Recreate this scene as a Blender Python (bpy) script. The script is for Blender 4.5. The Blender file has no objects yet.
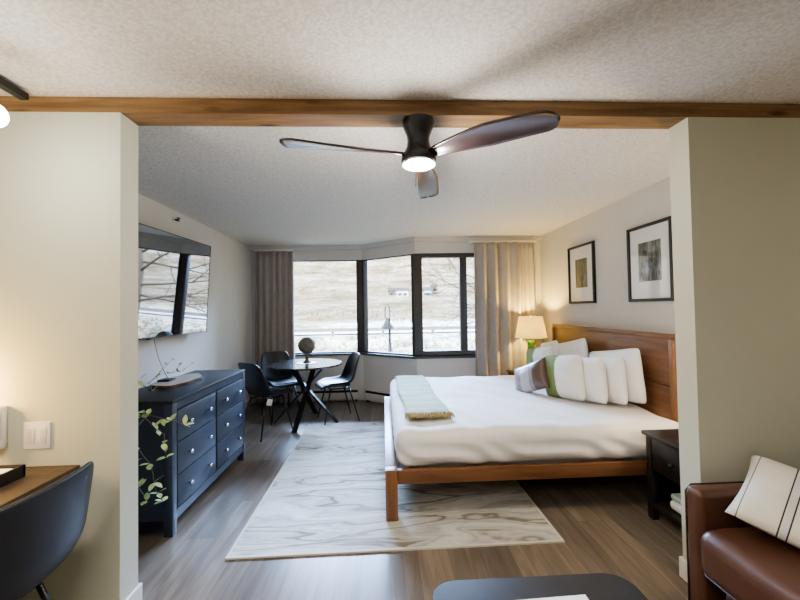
import bpy, bmesh, math, random
from mathutils import Vector, Matrix, noise
PI = math.pi
random.seed(7)
SC = bpy.context.scene
COL = SC.collection
D = math.radians

# ------------------------------------------------------------------ materials
def newmat(name):
    m = bpy.data.materials.new(name); m.use_nodes = True
    nt = m.node_tree; b = nt.nodes['Principled BSDF']
    return m, nt, b

def N(nt, t, **kw):
    n = nt.nodes.new(t)
    for k, v in kw.items():
        if k in n.inputs.keys(): n.inputs[k].default_value = v
        else: setattr(n, k, v)
    return n

def L(nt, a, b): nt.links.new(a, b)

def rgb(c): return (c[0], c[1], c[2], 1)

def simple(name, col, rough=0.5, metal=0.0, var=0.06, scale=12, bump=0.0, bscale=200, spec=None, emis=None, estr=0, coat=0, sheen=0):
    m, nt, b = newmat(name)
    tc = N(nt, 'ShaderNodeTexCoord')
    nz = N(nt, 'ShaderNodeTexNoise', Scale=scale, Detail=3.0)
    L(nt, tc.outputs['Object'], nz.inputs['Vector'])
    cr = N(nt, 'ShaderNodeValToRGB')
    cr.color_ramp.elements[0].position = .3; cr.color_ramp.elements[1].position = .7
    cr.color_ramp.elements[0].color = rgb([c * (1 - var) for c in col])
    cr.color_ramp.elements[1].color = rgb([min(1, c * (1 + var)) for c in col])
    L(nt, nz.outputs['Fac'], cr.inputs['Fac']); L(nt, cr.outputs['Color'], b.inputs['Base Color'])
    b.inputs['Roughness'].default_value = rough; b.inputs['Metallic'].default_value = metal
    if spec is not None: b.inputs['Specular IOR Level'].default_value = spec
    if coat: b.inputs['Coat Weight'].default_value = coat; b.inputs['Coat Roughness'].default_value = .28
    if sheen: b.inputs['Sheen Weight'].default_value = sheen
    if emis: b.inputs['Emission Color'].default_value = rgb(emis); b.inputs['Emission Strength'].default_value = estr
    if bump:
        n2 = N(nt, 'ShaderNodeTexNoise', Scale=bscale, Detail=4.0)
        L(nt, tc.outputs['Object'], n2.inputs['Vector'])
        bp = N(nt, 'ShaderNodeBump', Strength=bump, Distance=.004)
        L(nt, n2.outputs['Fac'], bp.inputs['Height']); L(nt, bp.outputs['Normal'], b.inputs['Normal'])
    return m

def wood(name, c1, c2, rough=.4, axis='Y', scale=3.0, knots=False, bump=.15):
    """grain runs along axis (object space)"""
    m, nt, b = newmat(name)
    tc = N(nt, 'ShaderNodeTexCoord'); mp = N(nt, 'ShaderNodeMapping')
    s = [14, 14, 14]; s['XYZ'.index(axis)] = 1.2
    mp.inputs['Scale'].default_value = [v * scale / 3 for v in s]
    L(nt, tc.outputs['Object'], mp.inputs['Vector'])
    nz = N(nt, 'ShaderNodeTexNoise', Scale=1.6, Detail=6.0, Roughness=.6, Distortion=.6)
    L(nt, mp.outputs['Vector'], nz.inputs['Vector'])
    cr = N(nt, 'ShaderNodeValToRGB')
    cr.color_ramp.elements[0].position = .3; cr.color_ramp.elements[1].position = .72
    cr.color_ramp.elements[0].color = rgb(c1); cr.color_ramp.elements[1].color = rgb(c2)
    L(nt, nz.outputs['Fac'], cr.inputs['Fac'])
    out = cr.outputs['Color']
    if knots:
        mk = N(nt, 'ShaderNodeMapping'); mk.inputs['Scale'].default_value = [3.0 if a == axis else 12 for a in 'XYZ']
        L(nt, tc.outputs['Object'], mk.inputs['Vector'])
        vo = N(nt, 'ShaderNodeTexVoronoi', Scale=.9)
        L(nt, mk.outputs['Vector'], vo.inputs['Vector'])
        c2n = N(nt, 'ShaderNodeValToRGB')
        c2n.color_ramp.elements[0].position = .06; c2n.color_ramp.elements[0].color = (.25, .17, .12, 1)
        c2n.color_ramp.elements[1].position = .2; c2n.color_ramp.elements[1].color = (1, 1, 1, 1)
        L(nt, vo.outputs['Distance'], c2n.inputs['Fac'])
        mx = N(nt, 'ShaderNodeMixRGB', blend_type='MULTIPLY'); mx.inputs['Fac'].default_value = 1
        L(nt, out, mx.inputs['Color1']); L(nt, c2n.outputs['Color'], mx.inputs['Color2']); out = mx.outputs['Color']
    L(nt, out, b.inputs['Base Color'])
    b.inputs['Roughness'].default_value = rough
    bp = N(nt, 'ShaderNodeBump', Strength=bump, Distance=.002)
    L(nt, nz.outputs['Fac'], bp.inputs['Height']); L(nt, bp.outputs['Normal'], b.inputs['Normal'])
    return m

def mat_floor():
    m, nt, b = newmat('plank_floor')
    tc = N(nt, 'ShaderNodeTexCoord'); mp = N(nt, 'ShaderNodeMapping')
    mp.inputs['Rotation'].default_value = (0, 0, PI / 2)
    L(nt, tc.outputs['Object'], mp.inputs['Vector'])
    br = N(nt, 'ShaderNodeTexBrick', Scale=1.0)
    br.inputs['Brick Width'].default_value = 1.22; br.inputs['Row Height'].default_value = .18
    br.inputs['Mortar Size'].default_value = .0012; br.inputs['Mortar Smooth'].default_value = .1; br.inputs['Bias'].default_value = 0
    br.offset = .37; br.offset_frequency = 2
    br.inputs['Color1'].default_value = (.0, .0, .0, 1); br.inputs['Color2'].default_value = (1, 1, 1, 1); br.inputs['Mortar'].default_value = (.0, .0, .0, 1)
    L(nt, mp.outputs['Vector'], br.inputs['Vector'])
    m2 = N(nt, 'ShaderNodeMapping'); m2.inputs['Scale'].default_value = (11, .9, 1)
    L(nt, tc.outputs['Object'], m2.inputs['Vector'])
    # shift grain per plank
    ad = N(nt, 'ShaderNodeVectorMath', operation='MULTIPLY_ADD')
    L(nt, br.outputs['Color'], ad.inputs[0]); ad.inputs[1].default_value = (7, 7, 7); L(nt, m2.outputs['Vector'], ad.inputs[2])
    nz = N(nt, 'ShaderNodeTexNoise', Scale=1.5, Detail=7.0, Roughness=.62, Distortion=.8)
    L(nt, ad.outputs[0], nz.inputs['Vector'])
    cr = N(nt, 'ShaderNodeValToRGB'); e = cr.color_ramp.elements
    e[0].position = .25; e[0].color = (.115, .088, .068, 1); e[1].position = .75; e[1].color = (.32, .268, .215, 1)
    x = e.new(.5); x.color = (.205, .165, .13, 1)
    L(nt, nz.outputs['Fac'], cr.inputs['Fac'])
    mx = N(nt, 'ShaderNodeMixRGB', blend_type='MULTIPLY'); mx.inputs['Fac'].default_value = 1
    c3 = N(nt, 'ShaderNodeValToRGB'); c3.color_ramp.elements[0].color = (.62, .62, .62, 1); c3.color_ramp.elements[1].color = (1.05, 1.03, 1, 1)
    L(nt, br.outputs['Color'], c3.inputs['Fac'])
    L(nt, cr.outputs['Color'], mx.inputs['Color1']); L(nt, c3.outputs['Color'], mx.inputs['Color2'])
    mo = N(nt, 'ShaderNodeMixRGB'); L(nt, br.outputs['Fac'], mo.inputs['Fac'])
    L(nt, mx.outputs['Color'], mo.inputs['Color1']); mo.inputs['Color2'].default_value = (.09, .065, .05, 1)
    L(nt, mo.outputs['Color'], b.inputs['Base Color'])
    b.inputs['Roughness'].default_value = .30
    bp = N(nt, 'ShaderNodeBump', Strength=.12, Distance=.002)
    L(nt, nz.outputs['Fac'], bp.inputs['Height']); L(nt, bp.outputs['Normal'], b.inputs['Normal'])
    return m

def mat_popcorn():
    m, nt, b = newmat('popcorn_ceiling')
    tc = N(nt, 'ShaderNodeTexCoord')
    n1 = N(nt, 'ShaderNodeTexNoise', Scale=55.0, Detail=3.0, Roughness=.65)
    L(nt, tc.outputs['Object'], n1.inputs['Vector'])
    vo = N(nt, 'ShaderNodeTexVoronoi', Scale=75.0); L(nt, tc.outputs['Object'], vo.inputs['Vector'])
    ad = N(nt, 'ShaderNodeMath', operation='SUBTRACT'); L(nt, n1.outputs['Fac'], ad.inputs[0])
    ml = N(nt, 'ShaderNodeMath', operation='MULTIPLY'); L(nt, vo.outputs['Distance'], ml.inputs[0]); ml.inputs[1].default_value = .6
    L(nt, ml.outputs[0], ad.inputs[1])
    cr = N(nt, 'ShaderNodeValToRGB'); e = cr.color_ramp.elements
    e[0].position = .0; e[0].color = (.60, .575, .55, 1); e[1].position = .4; e[1].color = (.74, .72, .70, 1)
    L(nt, ad.outputs[0], cr.inputs['Fac']); L(nt, cr.outputs['Color'], b.inputs['Base Color'])
    bp = N(nt, 'ShaderNodeBump', Strength=.5, Distance=.003)
    L(nt, ad.outputs[0], bp.inputs['Height']); L(nt, bp.outputs['Normal'], b.inputs['Normal'])
    b.inputs['Roughness'].default_value = .95
    return m

def mat_rug():
    m, nt, b = newmat('marbled_rug')
    tc = N(nt, 'ShaderNodeTexCoord')
    mp = N(nt, 'ShaderNodeMapping'); mp.inputs['Rotation'].default_value = (0, 0, D(-16)); mp.inputs['Scale'].default_value = (.5, 2.1, 1)
    L(nt, tc.outputs['Object'], mp.inputs['Vector'])
    wn = N(nt, 'ShaderNodeTexNoise', Scale=.8, Detail=3.0, Roughness=.5); L(nt, mp.outputs['Vector'], wn.inputs['Vector'])
    sb = N(nt, 'ShaderNodeVectorMath', operation='MULTIPLY_ADD'); L(nt, wn.outputs['Color'], sb.inputs[0])
    sb.inputs[1].default_value = (1.3, 1.3, 0); L(nt, mp.outputs['Vector'], sb.inputs[2])
    n2 = N(nt, 'ShaderNodeTexNoise', Scale=1.15, Detail=4.0, Roughness=.5, Distortion=.3); L(nt, sb.outputs[0], n2.inputs['Vector'])
    # repeated bands of the warped field give flowing veins
    mu = N(nt, 'ShaderNodeMath', operation='MULTIPLY'); L(nt, n2.outputs['Fac'], mu.inputs[0]); mu.inputs[1].default_value = 10.0
    fr = N(nt, 'ShaderNodeMath', operation='PINGPONG'); L(nt, mu.outputs[0], fr.inputs[0]); fr.inputs[1].default_value = 1.0
    cr = N(nt, 'ShaderNodeValToRGB'); e = cr.color_ramp.elements
    e[0].position = 0; e[0].color = (.17, .14, .09, 1); e[1].position = 1; e[1].color = (.62, .60, .54, 1)
    for p, c in ((.05, (.14, .115, .08)), (.12, (.40, .37, .31)), (.3, (.56, .54, .48)), (.5, (.36, .35, .33)), (.62, (.52, .50, .46)), (.85, (.66, .65, .61))):
        x = e.new(p); x.color = rgb(c)
    L(nt, fr.outputs[0], cr.inputs['Fac'])
    fn = N(nt, 'ShaderNodeTexNoise', Scale=26.0, Detail=5.0, Roughness=.7); L(nt, mp.outputs['Vector'], fn.inputs['Vector'])
    fc = N(nt, 'ShaderNodeValToRGB'); fc.color_ramp.elements[0].position = .3; fc.color_ramp.elements[1].position = .7
    fc.color_ramp.elements[0].color = (.78, .77, .74, 1); fc.color_ramp.elements[1].color = (1.08, 1.08, 1.08, 1)
    L(nt, fn.outputs['Fac'], fc.inputs['Fac'])
    mx = N(nt, 'ShaderNodeMixRGB', blend_type='MULTIPLY'); mx.inputs['Fac'].default_value = 1
    L(nt, cr.outputs['Color'], mx.inputs['Color1']); L(nt, fc.outputs['Color'], mx.inputs['Color2'])
    # mask so that veins are broken and stronger in places
    mk = N(nt, 'ShaderNodeTexNoise', Scale=1.4, Detail=3.0); L(nt, tc.outputs['Object'], mk.inputs['Vector'])
    mc = N(nt, 'ShaderNodeValToRGB'); mc.color_ramp.elements[0].position = .35; mc.color_ramp.elements[1].position = .62
    mc.color_ramp.elements[0].color = (.6, .6, .6, 1)
    L(nt, mk.outputs['Fac'], mc.inputs['Fac'])
    m3 = N(nt, 'ShaderNodeMixRGB'); L(nt, mc.outputs['Color'], m3.inputs['Fac']); m3.inputs['Color1'].default_value = (.54, .53, .49, 1)
    L(nt, mx.outputs['Color'], m3.inputs['Color2'])
    L(nt, m3.outputs['Color'], b.inputs['Base Color'])
    b.inputs['Roughness'].default_value = .9; b.inputs['Sheen Weight'].default_value = .2
    bp = N(nt, 'ShaderNodeBump', Strength=.3, Distance=.003); L(nt, fn.outputs['Fac'], bp.inputs['Height']); L(nt, bp.outputs['Normal'], b.inputs['Normal'])
    return m

def bands(name, base, stripes, axis='X', rough=.9, bump=.2):
    """base colour with (centre, halfwidth, colour) stripes across an object axis"""
    m, nt, b = newmat(name)
    tc = N(nt, 'ShaderNodeTexCoord'); sp = N(nt, 'ShaderNodeSeparateXYZ'); L(nt, tc.outputs['Object'], sp.inputs[0])
    nz = N(nt, 'ShaderNodeTexNoise', Scale=30.0, Detail=2.0); L(nt, tc.outputs['Object'], nz.inputs['Vector'])
    cr = N(nt, 'ShaderNodeValToRGB'); cr.color_ramp.elements[0].color = rgb([c * .94 for c in base]); cr.color_ramp.elements[1].color = rgb([min(1, c * 1.05) for c in base])
    L(nt, nz.outputs['Fac'], cr.inputs['Fac']); out = cr.outputs['Color']
    for c, w, colr in stripes:
        s = N(nt, 'ShaderNodeMath', operation='SUBTRACT'); L(nt, sp.outputs[axis], s.inputs[0]); s.inputs[1].default_value = c
        a = N(nt, 'ShaderNodeMath', operation='ABSOLUTE'); L(nt, s.outputs[0], a.inputs[0])
        lt = N(nt, 'ShaderNodeMath', operation='LESS_THAN'); L(nt, a.outputs[0], lt.inputs[0]); lt.inputs[1].default_value = w
        mx = N(nt, 'ShaderNodeMixRGB'); L(nt, lt.outputs[0], mx.inputs['Fac']); L(nt, out, mx.inputs['Color1']); mx.inputs['Color2'].default_value = rgb(colr)
        out = mx.outputs['Color']
    L(nt, out, b.inputs['Base Color']); b.inputs['Roughness'].default_value = rough
    n2 = N(nt, 'ShaderNodeTexNoise', Scale=160.0, Detail=2.0); L(nt, tc.outputs['Object'], n2.inputs['Vector'])
    bp = N(nt, 'ShaderNodeBump', Strength=bump, Distance=.003); L(nt, n2.outputs['Fac'], bp.inputs['Height']); L(nt, bp.outputs['Normal'], b.inputs['Normal'])
    return m

def mat_glass(name, fac=.06, tint=(1, 1, 1)):
    m = bpy.data.materials.new(name); m.use_nodes = True; nt = m.node_tree; nt.nodes.clear()
    o = N(nt, 'ShaderNodeOutputMaterial'); t = N(nt, 'ShaderNodeBsdfTransparent'); t.inputs[0].default_value = rgb(tint)
    g = N(nt, 'ShaderNodeBsdfGlossy'); g.inputs['Roughness'].default_value = .01
    lw = N(nt, 'ShaderNodeLayerWeight'); pw = N(nt, 'ShaderNodeMath', operation='POWER'); L(nt, lw.outputs['Facing'], pw.inputs[0]); pw.inputs[1].default_value = 4.5; f = N(nt, 'ShaderNodeMath', operation='MULTIPLY_ADD'); L(nt, pw.outputs[0], f.inputs[0]); f.inputs[1].default_value = .8; f.inputs[2].default_value = .035
    mx = N(nt, 'ShaderNodeMixShader'); L(nt, f.outputs[0], mx.inputs[0]); L(nt, t.outputs[0], mx.inputs[1]); L(nt, g.outputs[0], mx.inputs[2])
    L(nt, mx.outputs[0], o.inputs[0]); return m

def mat_shade(name, col, glow, tr=.5):
    m = bpy.data.materials.new(name); m.use_nodes = True; nt = m.node_tree; nt.nodes.clear()
    o = N(nt, 'ShaderNodeOutputMaterial'); d = N(nt, 'ShaderNodeBsdfDiffuse'); d.inputs[0].default_value = rgb(col)
    t = N(nt, 'ShaderNodeBsdfTranslucent'); t.inputs[0].default_value = rgb(col)
    mx = N(nt, 'ShaderNodeMixShader'); mx.inputs[0].default_value = tr
    L(nt, d.outputs[0], mx.inputs[1]); L(nt, t.outputs[0], mx.inputs[2])
    e = N(nt, 'ShaderNodeEmission'); e.inputs[0].default_value = rgb(col); e.inputs[1].default_value = glow
    a = N(nt, 'ShaderNodeAddShader'); L(nt, mx.outputs[0], a.inputs[0]); L(nt, e.outputs[0], a.inputs[1])
    nz = N(nt, 'ShaderNodeTexNoise', Scale=180.0); 
    bp = N(nt, 'ShaderNodeBump', Strength=.1); L(nt, nz.outputs['Fac'], bp.inputs['Height']); L(nt, bp.outputs['Normal'], d.inputs['Normal'])
    L(nt, a.outputs[0], o.inputs[0]); return m

def mat_art(name, seed, tint):
    m, nt, b = newmat(name)
    tc = N(nt, 'ShaderNodeTexCoord'); mp = N(nt, 'ShaderNodeMapping'); mp.inputs['Scale'].default_value = (18, 18, 5); mp.inputs['Location'].default_value = (seed, seed, seed)
    L(nt, tc.outputs['Object'], mp.inputs['Vector'])
    nz = N(nt, 'ShaderNodeTexNoise', Scale=1.2, Detail=6.0, Roughness=.7, Distortion=.5); L(nt, mp.outputs['Vector'], nz.inputs['Vector'])
    cr = N(nt, 'ShaderNodeValToRGB'); e = cr.color_ramp.elements
    e[0].position = .38; e[0].color = (.012, .014, .01, 1); e[1].position = .68; e[1].color = rgb(tint)
    L(nt, nz.outputs['Fac'], cr.inputs['Fac'])
    L(nt, cr.outputs['Color'], b.inputs['Base Color']); b.inputs['Roughness'].default_value = .35
    return m

def mat_hill():
    m, nt, b = newmat('snowy_hillside')
    tc = N(nt, 'ShaderNodeTexCoord')
    # stretch across the slope so patches read as terraces
    mp = N(nt, 'ShaderNodeMapping'); mp.inputs['Scale'].default_value = (.10, .05, .35); L(nt, tc.outputs['Object'], mp.inputs['Vector'])
    n1 = N(nt, 'ShaderNodeTexNoise', Scale=1.0, Detail=9.0, Roughness=.68, Distortion=.4); L(nt, mp.outputs['Vector'], n1.inputs['Vector'])
    cr = N(nt, 'ShaderNodeValToRGB'); e = cr.color_ramp.elements
    e[0].position = .34; e[0].color = (.20, .17, .12, 1); e[1].position = .66; e[1].color = (.84, .84, .84, 1)
    x = e.new(.46); x.color = (.44, .38, .22, 1); x = e.new(.54); x.color = (.60, .56, .42, 1)
    L(nt, n1.outputs['Fac'], cr.inputs['Fac'])
    n2 = N(nt, 'ShaderNodeTexNoise', Scale=.9, Detail=7.0, Roughness=.75); L(nt, tc.outputs['Object'], n2.inputs['Vector'])
    c2 = N(nt, 'ShaderNodeValToRGB'); c2.color_ramp.elements[0].position = .40; c2.color_ramp.elements[0].color = (.20, .18, .15, 1); c2.color_ramp.elements[1].position = .56
    L(nt, n2.outputs['Fac'], c2.inputs['Fac'])
    mx = N(nt, 'ShaderNodeMixRGB', blend_type='MULTIPLY'); mx.inputs['Fac'].default_value = .8
    L(nt, cr.outputs['Color'], mx.inputs['Color1']); L(nt, c2.outputs['Color'], mx.inputs['Color2'])
    n3 = N(nt, 'ShaderNodeTexNoise', Scale=5.5, Detail=5.0, Roughness=.75); L(nt, tc.outputs['Object'], n3.inputs['Vector'])
    c3 = N(nt, 'ShaderNodeValToRGB'); c3.color_ramp.elements[0].position = .38; c3.color_ramp.elements[0].color = (.16, .13, .10, 1); c3.color_ramp.elements[1].position = .54
    L(nt, n3.outputs['Fac'], c3.inputs['Fac'])
    m4 = N(nt, 'ShaderNodeMixRGB', blend_type='MULTIPLY'); m4.inputs['Fac'].default_value = .85
    L(nt, mx.outputs['Color'], m4.inputs['Color1']); L(nt, c3.outputs['Color'], m4.inputs['Color2'])
    L(nt, m4.outputs['Color'], b.inputs['Base Color']); b.inputs['Roughness'].default_value = .95
    return m

M = {}
M['wall'] = simple('painted_wall', (.555, .56, .465), .9, var=.015, scale=3, bump=.12, bscale=120)
M['wall2'] = simple('painted_bedroom_wall', (.62, .585, .54), .9, var=.015, scale=3, bump=.12, bscale=120)
M['trimw'] = simple('white_trim', (.74, .72, .67), .5, var=.02)
M['ceil'] = mat_popcorn(); M['floor'] = mat_floor(); M['rug'] = mat_rug()
M['rugedge'] = simple('cream_rug_binding', (.60, .57, .49), .9, bump=.3)
M['beam'] = wood('knotty_pine_beam', (.14, .072, .028), (.36, .22, .10), .5, 'X', 3, knots=True)
M['bedwood'] = wood('honey_brown_wood_x', (.135, .058, .025), (.26, .125, .06), .40, 'X', 3)
M['bedwoody'] = wood('honey_brown_wood_y', (.135, .062, .03), (.27, .14, .075), .36, 'Y', 3)
M['bedwoodz'] = wood('honey_brown_wood_z', (.15, .065, .028), (.29, .145, .07), .38, 'Z', 3)
M['frame'] = simple('dark_bronze_window_frame', (.055, .048, .042), .5)
M['black'] = simple('black_satin_metal', (.012, .012, .013), .38)
M['blackwood'] = simple('black_painted_wood', (.016, .013, .012), .35, var=.2)
M['bladedark'] = simple('espresso_blade', (.030, .016, .016), .25, var=.2, spec=.7, coat=.35)
M['leatherblk'] = simple('black_leather', (.016, .017, .02), .42, bump=.15, bscale=300)
M['dresser'] = simple('charcoal_painted_wood', (.040, .048, .066), .36, var=.1, scale=6, bump=.05)
M['dressertop'] = simple('dark_charcoal_top', (.020, .020, .022), .45, var=.1, scale=6)
M['chrome'] = simple('brushed_nickel', (.75, .75, .76), .25, metal=1)
M['screen'] = None
M['white'] = simple('white_plastic', (.78, .77, .74), .35, var=.01)
M['linen'] = simple('white_cotton', (.78, .75, .72), .9, var=.02, bump=.15, bscale=90, sheen=.2)
M['linenw'] = simple('bright_white_cotton', (.84, .82, .80), .9, var=.02, bump=.12, bscale=90, sheen=.2)
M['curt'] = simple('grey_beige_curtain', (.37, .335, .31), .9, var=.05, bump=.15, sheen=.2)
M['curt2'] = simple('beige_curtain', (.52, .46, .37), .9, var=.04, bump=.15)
M['sofa'] = simple('brown_leather', (.10, .045, .027), .40, var=.14, scale=5, bump=.2, bscale=130, coat=.1)
M['piping'] = simple('dark_brown_piping', (.05, .018, .01), .5)
M['desk'] = wood('dark_walnut_desk', (.055, .035, .024), (.105, .07, .048), .5, 'X', 3)
M['coffee'] = simple('black_coffee_top', (.022, .022, .025), .32, var=.1)
M['ball'] = simple('mottled_stone_ball', (.17, .155, .125), .8, var=.35, scale=40, bump=.6, bscale=60)
M['grnglass'] = simple('green_glass_base', (.08, .20, .03), .12, var=.15, emis=(.12, .3, .03), estr=.05)
M['shade'] = mat_shade('cream_lamp_shade', (.90, .74, .30), .35)
M['shade2'] = mat_shade('white_lamp_shade', (.95, .9, .8), 1.4)
M['bulb'] = simple('glowing_diffuser', (1, 1, 1), .4, var=0, emis=(1, .98, .94), estr=9)
M['mat'] = simple('white_picture_mat', (.80, .79, .77), .7, var=.01)
M['tablelamin'] = simple('black_glossy_tabletop', (.03, .027, .026), .17, var=.1)
M['bark'] = simple('tree_bark_edge', (.10, .07, .05), .9, var=.3, scale=40, bump=.8, bscale=50)
M['slab'] = wood('pale_cut_wood', (.32, .28, .23), (.54, .48, .41), .6, 'Y', 6)
M['leaf'] = simple('pale_green_leaf', (.42, .50, .24), .5, var=.3, scale=25)
M['stem'] = simple('brown_stem', (.10, .075, .05), .7)
M['pot'] = simple('dark_ceramic_pot', (.03, .03, .03), .4)
M['hill'] = mat_hill()
M['snow'] = simple('snowy_verge', (.80, .80, .81), .9, var=.3, scale=3, bump=.5, bscale=5)
M['road'] = simple('grey_road', (.42, .42, .43), .8, var=.1, scale=2)
M['galv'] = simple('galvanised_rail', (.20, .20, .22), .6, metal=0)
M['brush'] = simple('dry_brush', (.20, .15, .09), .9, var=.3)
M['house'] = simple('pale_siding', (.55, .52, .5), .8); M['housew'] = simple('white_siding', (.80, .78, .78), .8); M['houseb'] = simple('pale_blue_siding', (.35, .55, .72), .8)
M['housed'] = simple('brown_siding', (.16, .11, .08), .8); M['roof'] = simple('dark_roofing', (.10, .10, .12), .8)
M['wingl'] = simple('dark_window_glass', (.05, .06, .08), .1)
M['tree'] = simple('grey_brown_bark', (.10, .08, .07), .9, var=.2)
M['stlamp'] = simple('grey_street_lamp_metal', (.035, .037, .045), .5)
M['heater'] = simple('cream_heater_enamel', (.62, .59, .54), .4, var=.02)
M['dark'] = simple('dark_slot', (.015, .014, .013), .8)
M['paper'] = simple('white_paper', (.85, .85, .83), .6, var=.03)
M['cable'] = simple('pale_grey_cable', (.45, .43, .42), .5)
M['greenband'] = bands('white_cushion_green_band', (.78, .76, .70), [(-.115, .095, (.20, .24, .09))])
M['silver'] = bands('silver_brown_cushion', (.28, .235, .22), [(-.02, .06, (.46, .44, .45)), (.165, .075, (.13, .085, .065)), (-.21, .025, (.12, .09, .08))], rough=.35)
M['stripe'] = bands('cream_striped_cushion', (.74, .71, .63), [(-.075, .0024, (.05, .045, .06)), (-.048, .0024, (.05, .045, .06)), (.02, .002, (.2, .18, .2)), (.045, .002, (.2, .18, .2)), (.13, .0024, (.05, .045, .06)), (-.195, .002, (.2, .18, .2)), (-.06, .009, (.66, .65, .64))][::-1])
M['throw'] = bands('pale_green_throw', (.34, .41, .28), [(y, .012, (.48, .53, .40)) for y in (-.6, -.4, -.2, 0, .2, .4, .6)], axis='Y', bump=.5)
M['fringe'] = simple('straw_coloured_fringe', (.40, .32, .17), .9, var=.3, scale=60, bump=.5)

m, nt, b = newmat('glossy_tv_screen')
nz = N(nt, 'ShaderNodeTexNoise', Scale=2.0); mr = N(nt, 'ShaderNodeMapRange'); mr.inputs['To Min'].default_value = .015; mr.inputs['To Max'].default_value = .03
L(nt, nz.outputs['Fac'], mr.inputs['Value']); L(nt, mr.outputs[0], b.inputs['Roughness'])
b.inputs['Base Color'].default_value = (.38, .40, .43, 1); b.inputs['Metallic'].default_value = 1
M['screen'] = m
M['glass'] = mat_glass('window_glass')
M['picglass'] = mat_glass('picture_glass')

# ------------------------------------------------------------------ mesh helpers
def bxx(bm, x0, x1, y0, y1, z0, z1, bev=0, seg=2, mat=None):
    ret = bmesh.ops.create_cube(bm, size=1)
    vs = ret['verts']
    for v in vs:
        v.co = Vector(((x0 + x1) / 2 + v.co.x * (x1 - x0), (y0 + y1) / 2 + v.co.y * (y1 - y0), (z0 + z1) / 2 + v.co.z * (z1 - z0)))
    if bev:
        es = set(e for v in vs for e in v.link_edges)
        r = bmesh.ops.bevel(bm, geom=list(es), offset=bev, segments=seg, profile=.5, affect='EDGES')
        vs = list(set(v for f in r['faces'] for v in f.verts) | set(v for v in vs if v.is_valid))
    if mat is not None:
        for v in vs: v.co = mat @ v.co
    return vs

def tube(bm, pts, r, n=8, closed_ends=True):
    """tube along points; r a number or list"""
    pts = [Vector(p) for p in pts]; k = len(pts)
    rs = r if isinstance(r, (list, tuple)) else [r] * k
    rings = []; up = None
    for i, p in enumerate(pts):
        t = (pts[min(i + 1, k - 1)] - pts[max(i - 1, 0)]).normalized()
        if up is None:
            up = Vector((0, 0, 1)) if abs(t.z) < .9 else Vector((1, 0, 0))
        s = t.cross(up).normalized(); u = s.cross(t).normalized(); up = u
        rings.append([bm.verts.new(p + (s * math.cos(2 * PI * j / n) + u * math.sin(2 * PI * j / n)) * rs[i]) for j in range(n)])
    for a, b_ in zip(rings, rings[1:]):
        for j in range(n): bm.faces.new((a[j], a[(j + 1) % n], b_[(j + 1) % n], b_[j]))
    if closed_ends:
        bm.faces.new(rings[0][::-1]); bm.faces.new(rings[-1])

def lathe(bm, prof, n=32, c=(0, 0, 0), cap=True):
    rings = []
    for r, z in prof:
        if r < 1e-5: rings.append([bm.verts.new((c[0], c[1], c[2] + z))])
        else: rings.append([bm.verts.new((c[0] + r * math.cos(2 * PI * j / n), c[1] + r * math.sin(2 * PI * j / n), c[2] + z)) for j in range(n)])
    for a, b_ in zip(rings, rings[1:]):
        for j in range(n):
            j2 = (j + 1) % n
            if len(a) == 1 and len(b_) == 1: continue
            if len(a) == 1: bm.faces.new((a[0], b_[j2], b_[j]))
            elif len(b_) == 1: bm.faces.new((a[j], a[j2], b_[0]))
            else: bm.faces.new((a[j], a[j2], b_[j2], b_[j]))
    if cap:
        if len(rings[0]) > 1: bm.faces.new(rings[0][::-1])
        if len(rings[-1]) > 1: bm.faces.new(rings[-1])

def prism(bm, poly, z0, z1):
    a = [bm.verts.new((p[0], p[1], z0)) for p in poly]; b_ = [bm.verts.new((p[0], p[1], z1)) for p in poly]
    n = len(poly)
    bm.faces.new(a[::-1]); bm.faces.new(b_)
    for i in range(n): bm.faces.new((a[i], a[(i + 1) % n], b_[(i + 1) % n], b_[i]))

def beam_between(bm, a, b_, w, h=None):
    """square bar between two points"""
    a = Vector(a); b_ = Vector(b_); h = h or w
    t = (b_ - a).normalized(); up = Vector((0, 0, 1)) if abs(t.z) < .95 else Vector((1, 0, 0))
    s = t.cross(up).normalized(); u = s.cross(t)
    q = [(-1, -1), (1, -1), (1, 1), (-1, 1)]
    A = [bm.verts.new(a + s * w / 2 * i + u * h / 2 * j) for i, j in q]; B = [bm.verts.new(b_ + s * w / 2 * i + u * h / 2 * j) for i, j in q]
    bm.faces.new(A[::-1]); bm.faces.new(B)
    for i in range(4): bm.faces.new((A[i], A[(i + 1) % 4], B[(i + 1) % 4], B[i]))

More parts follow.
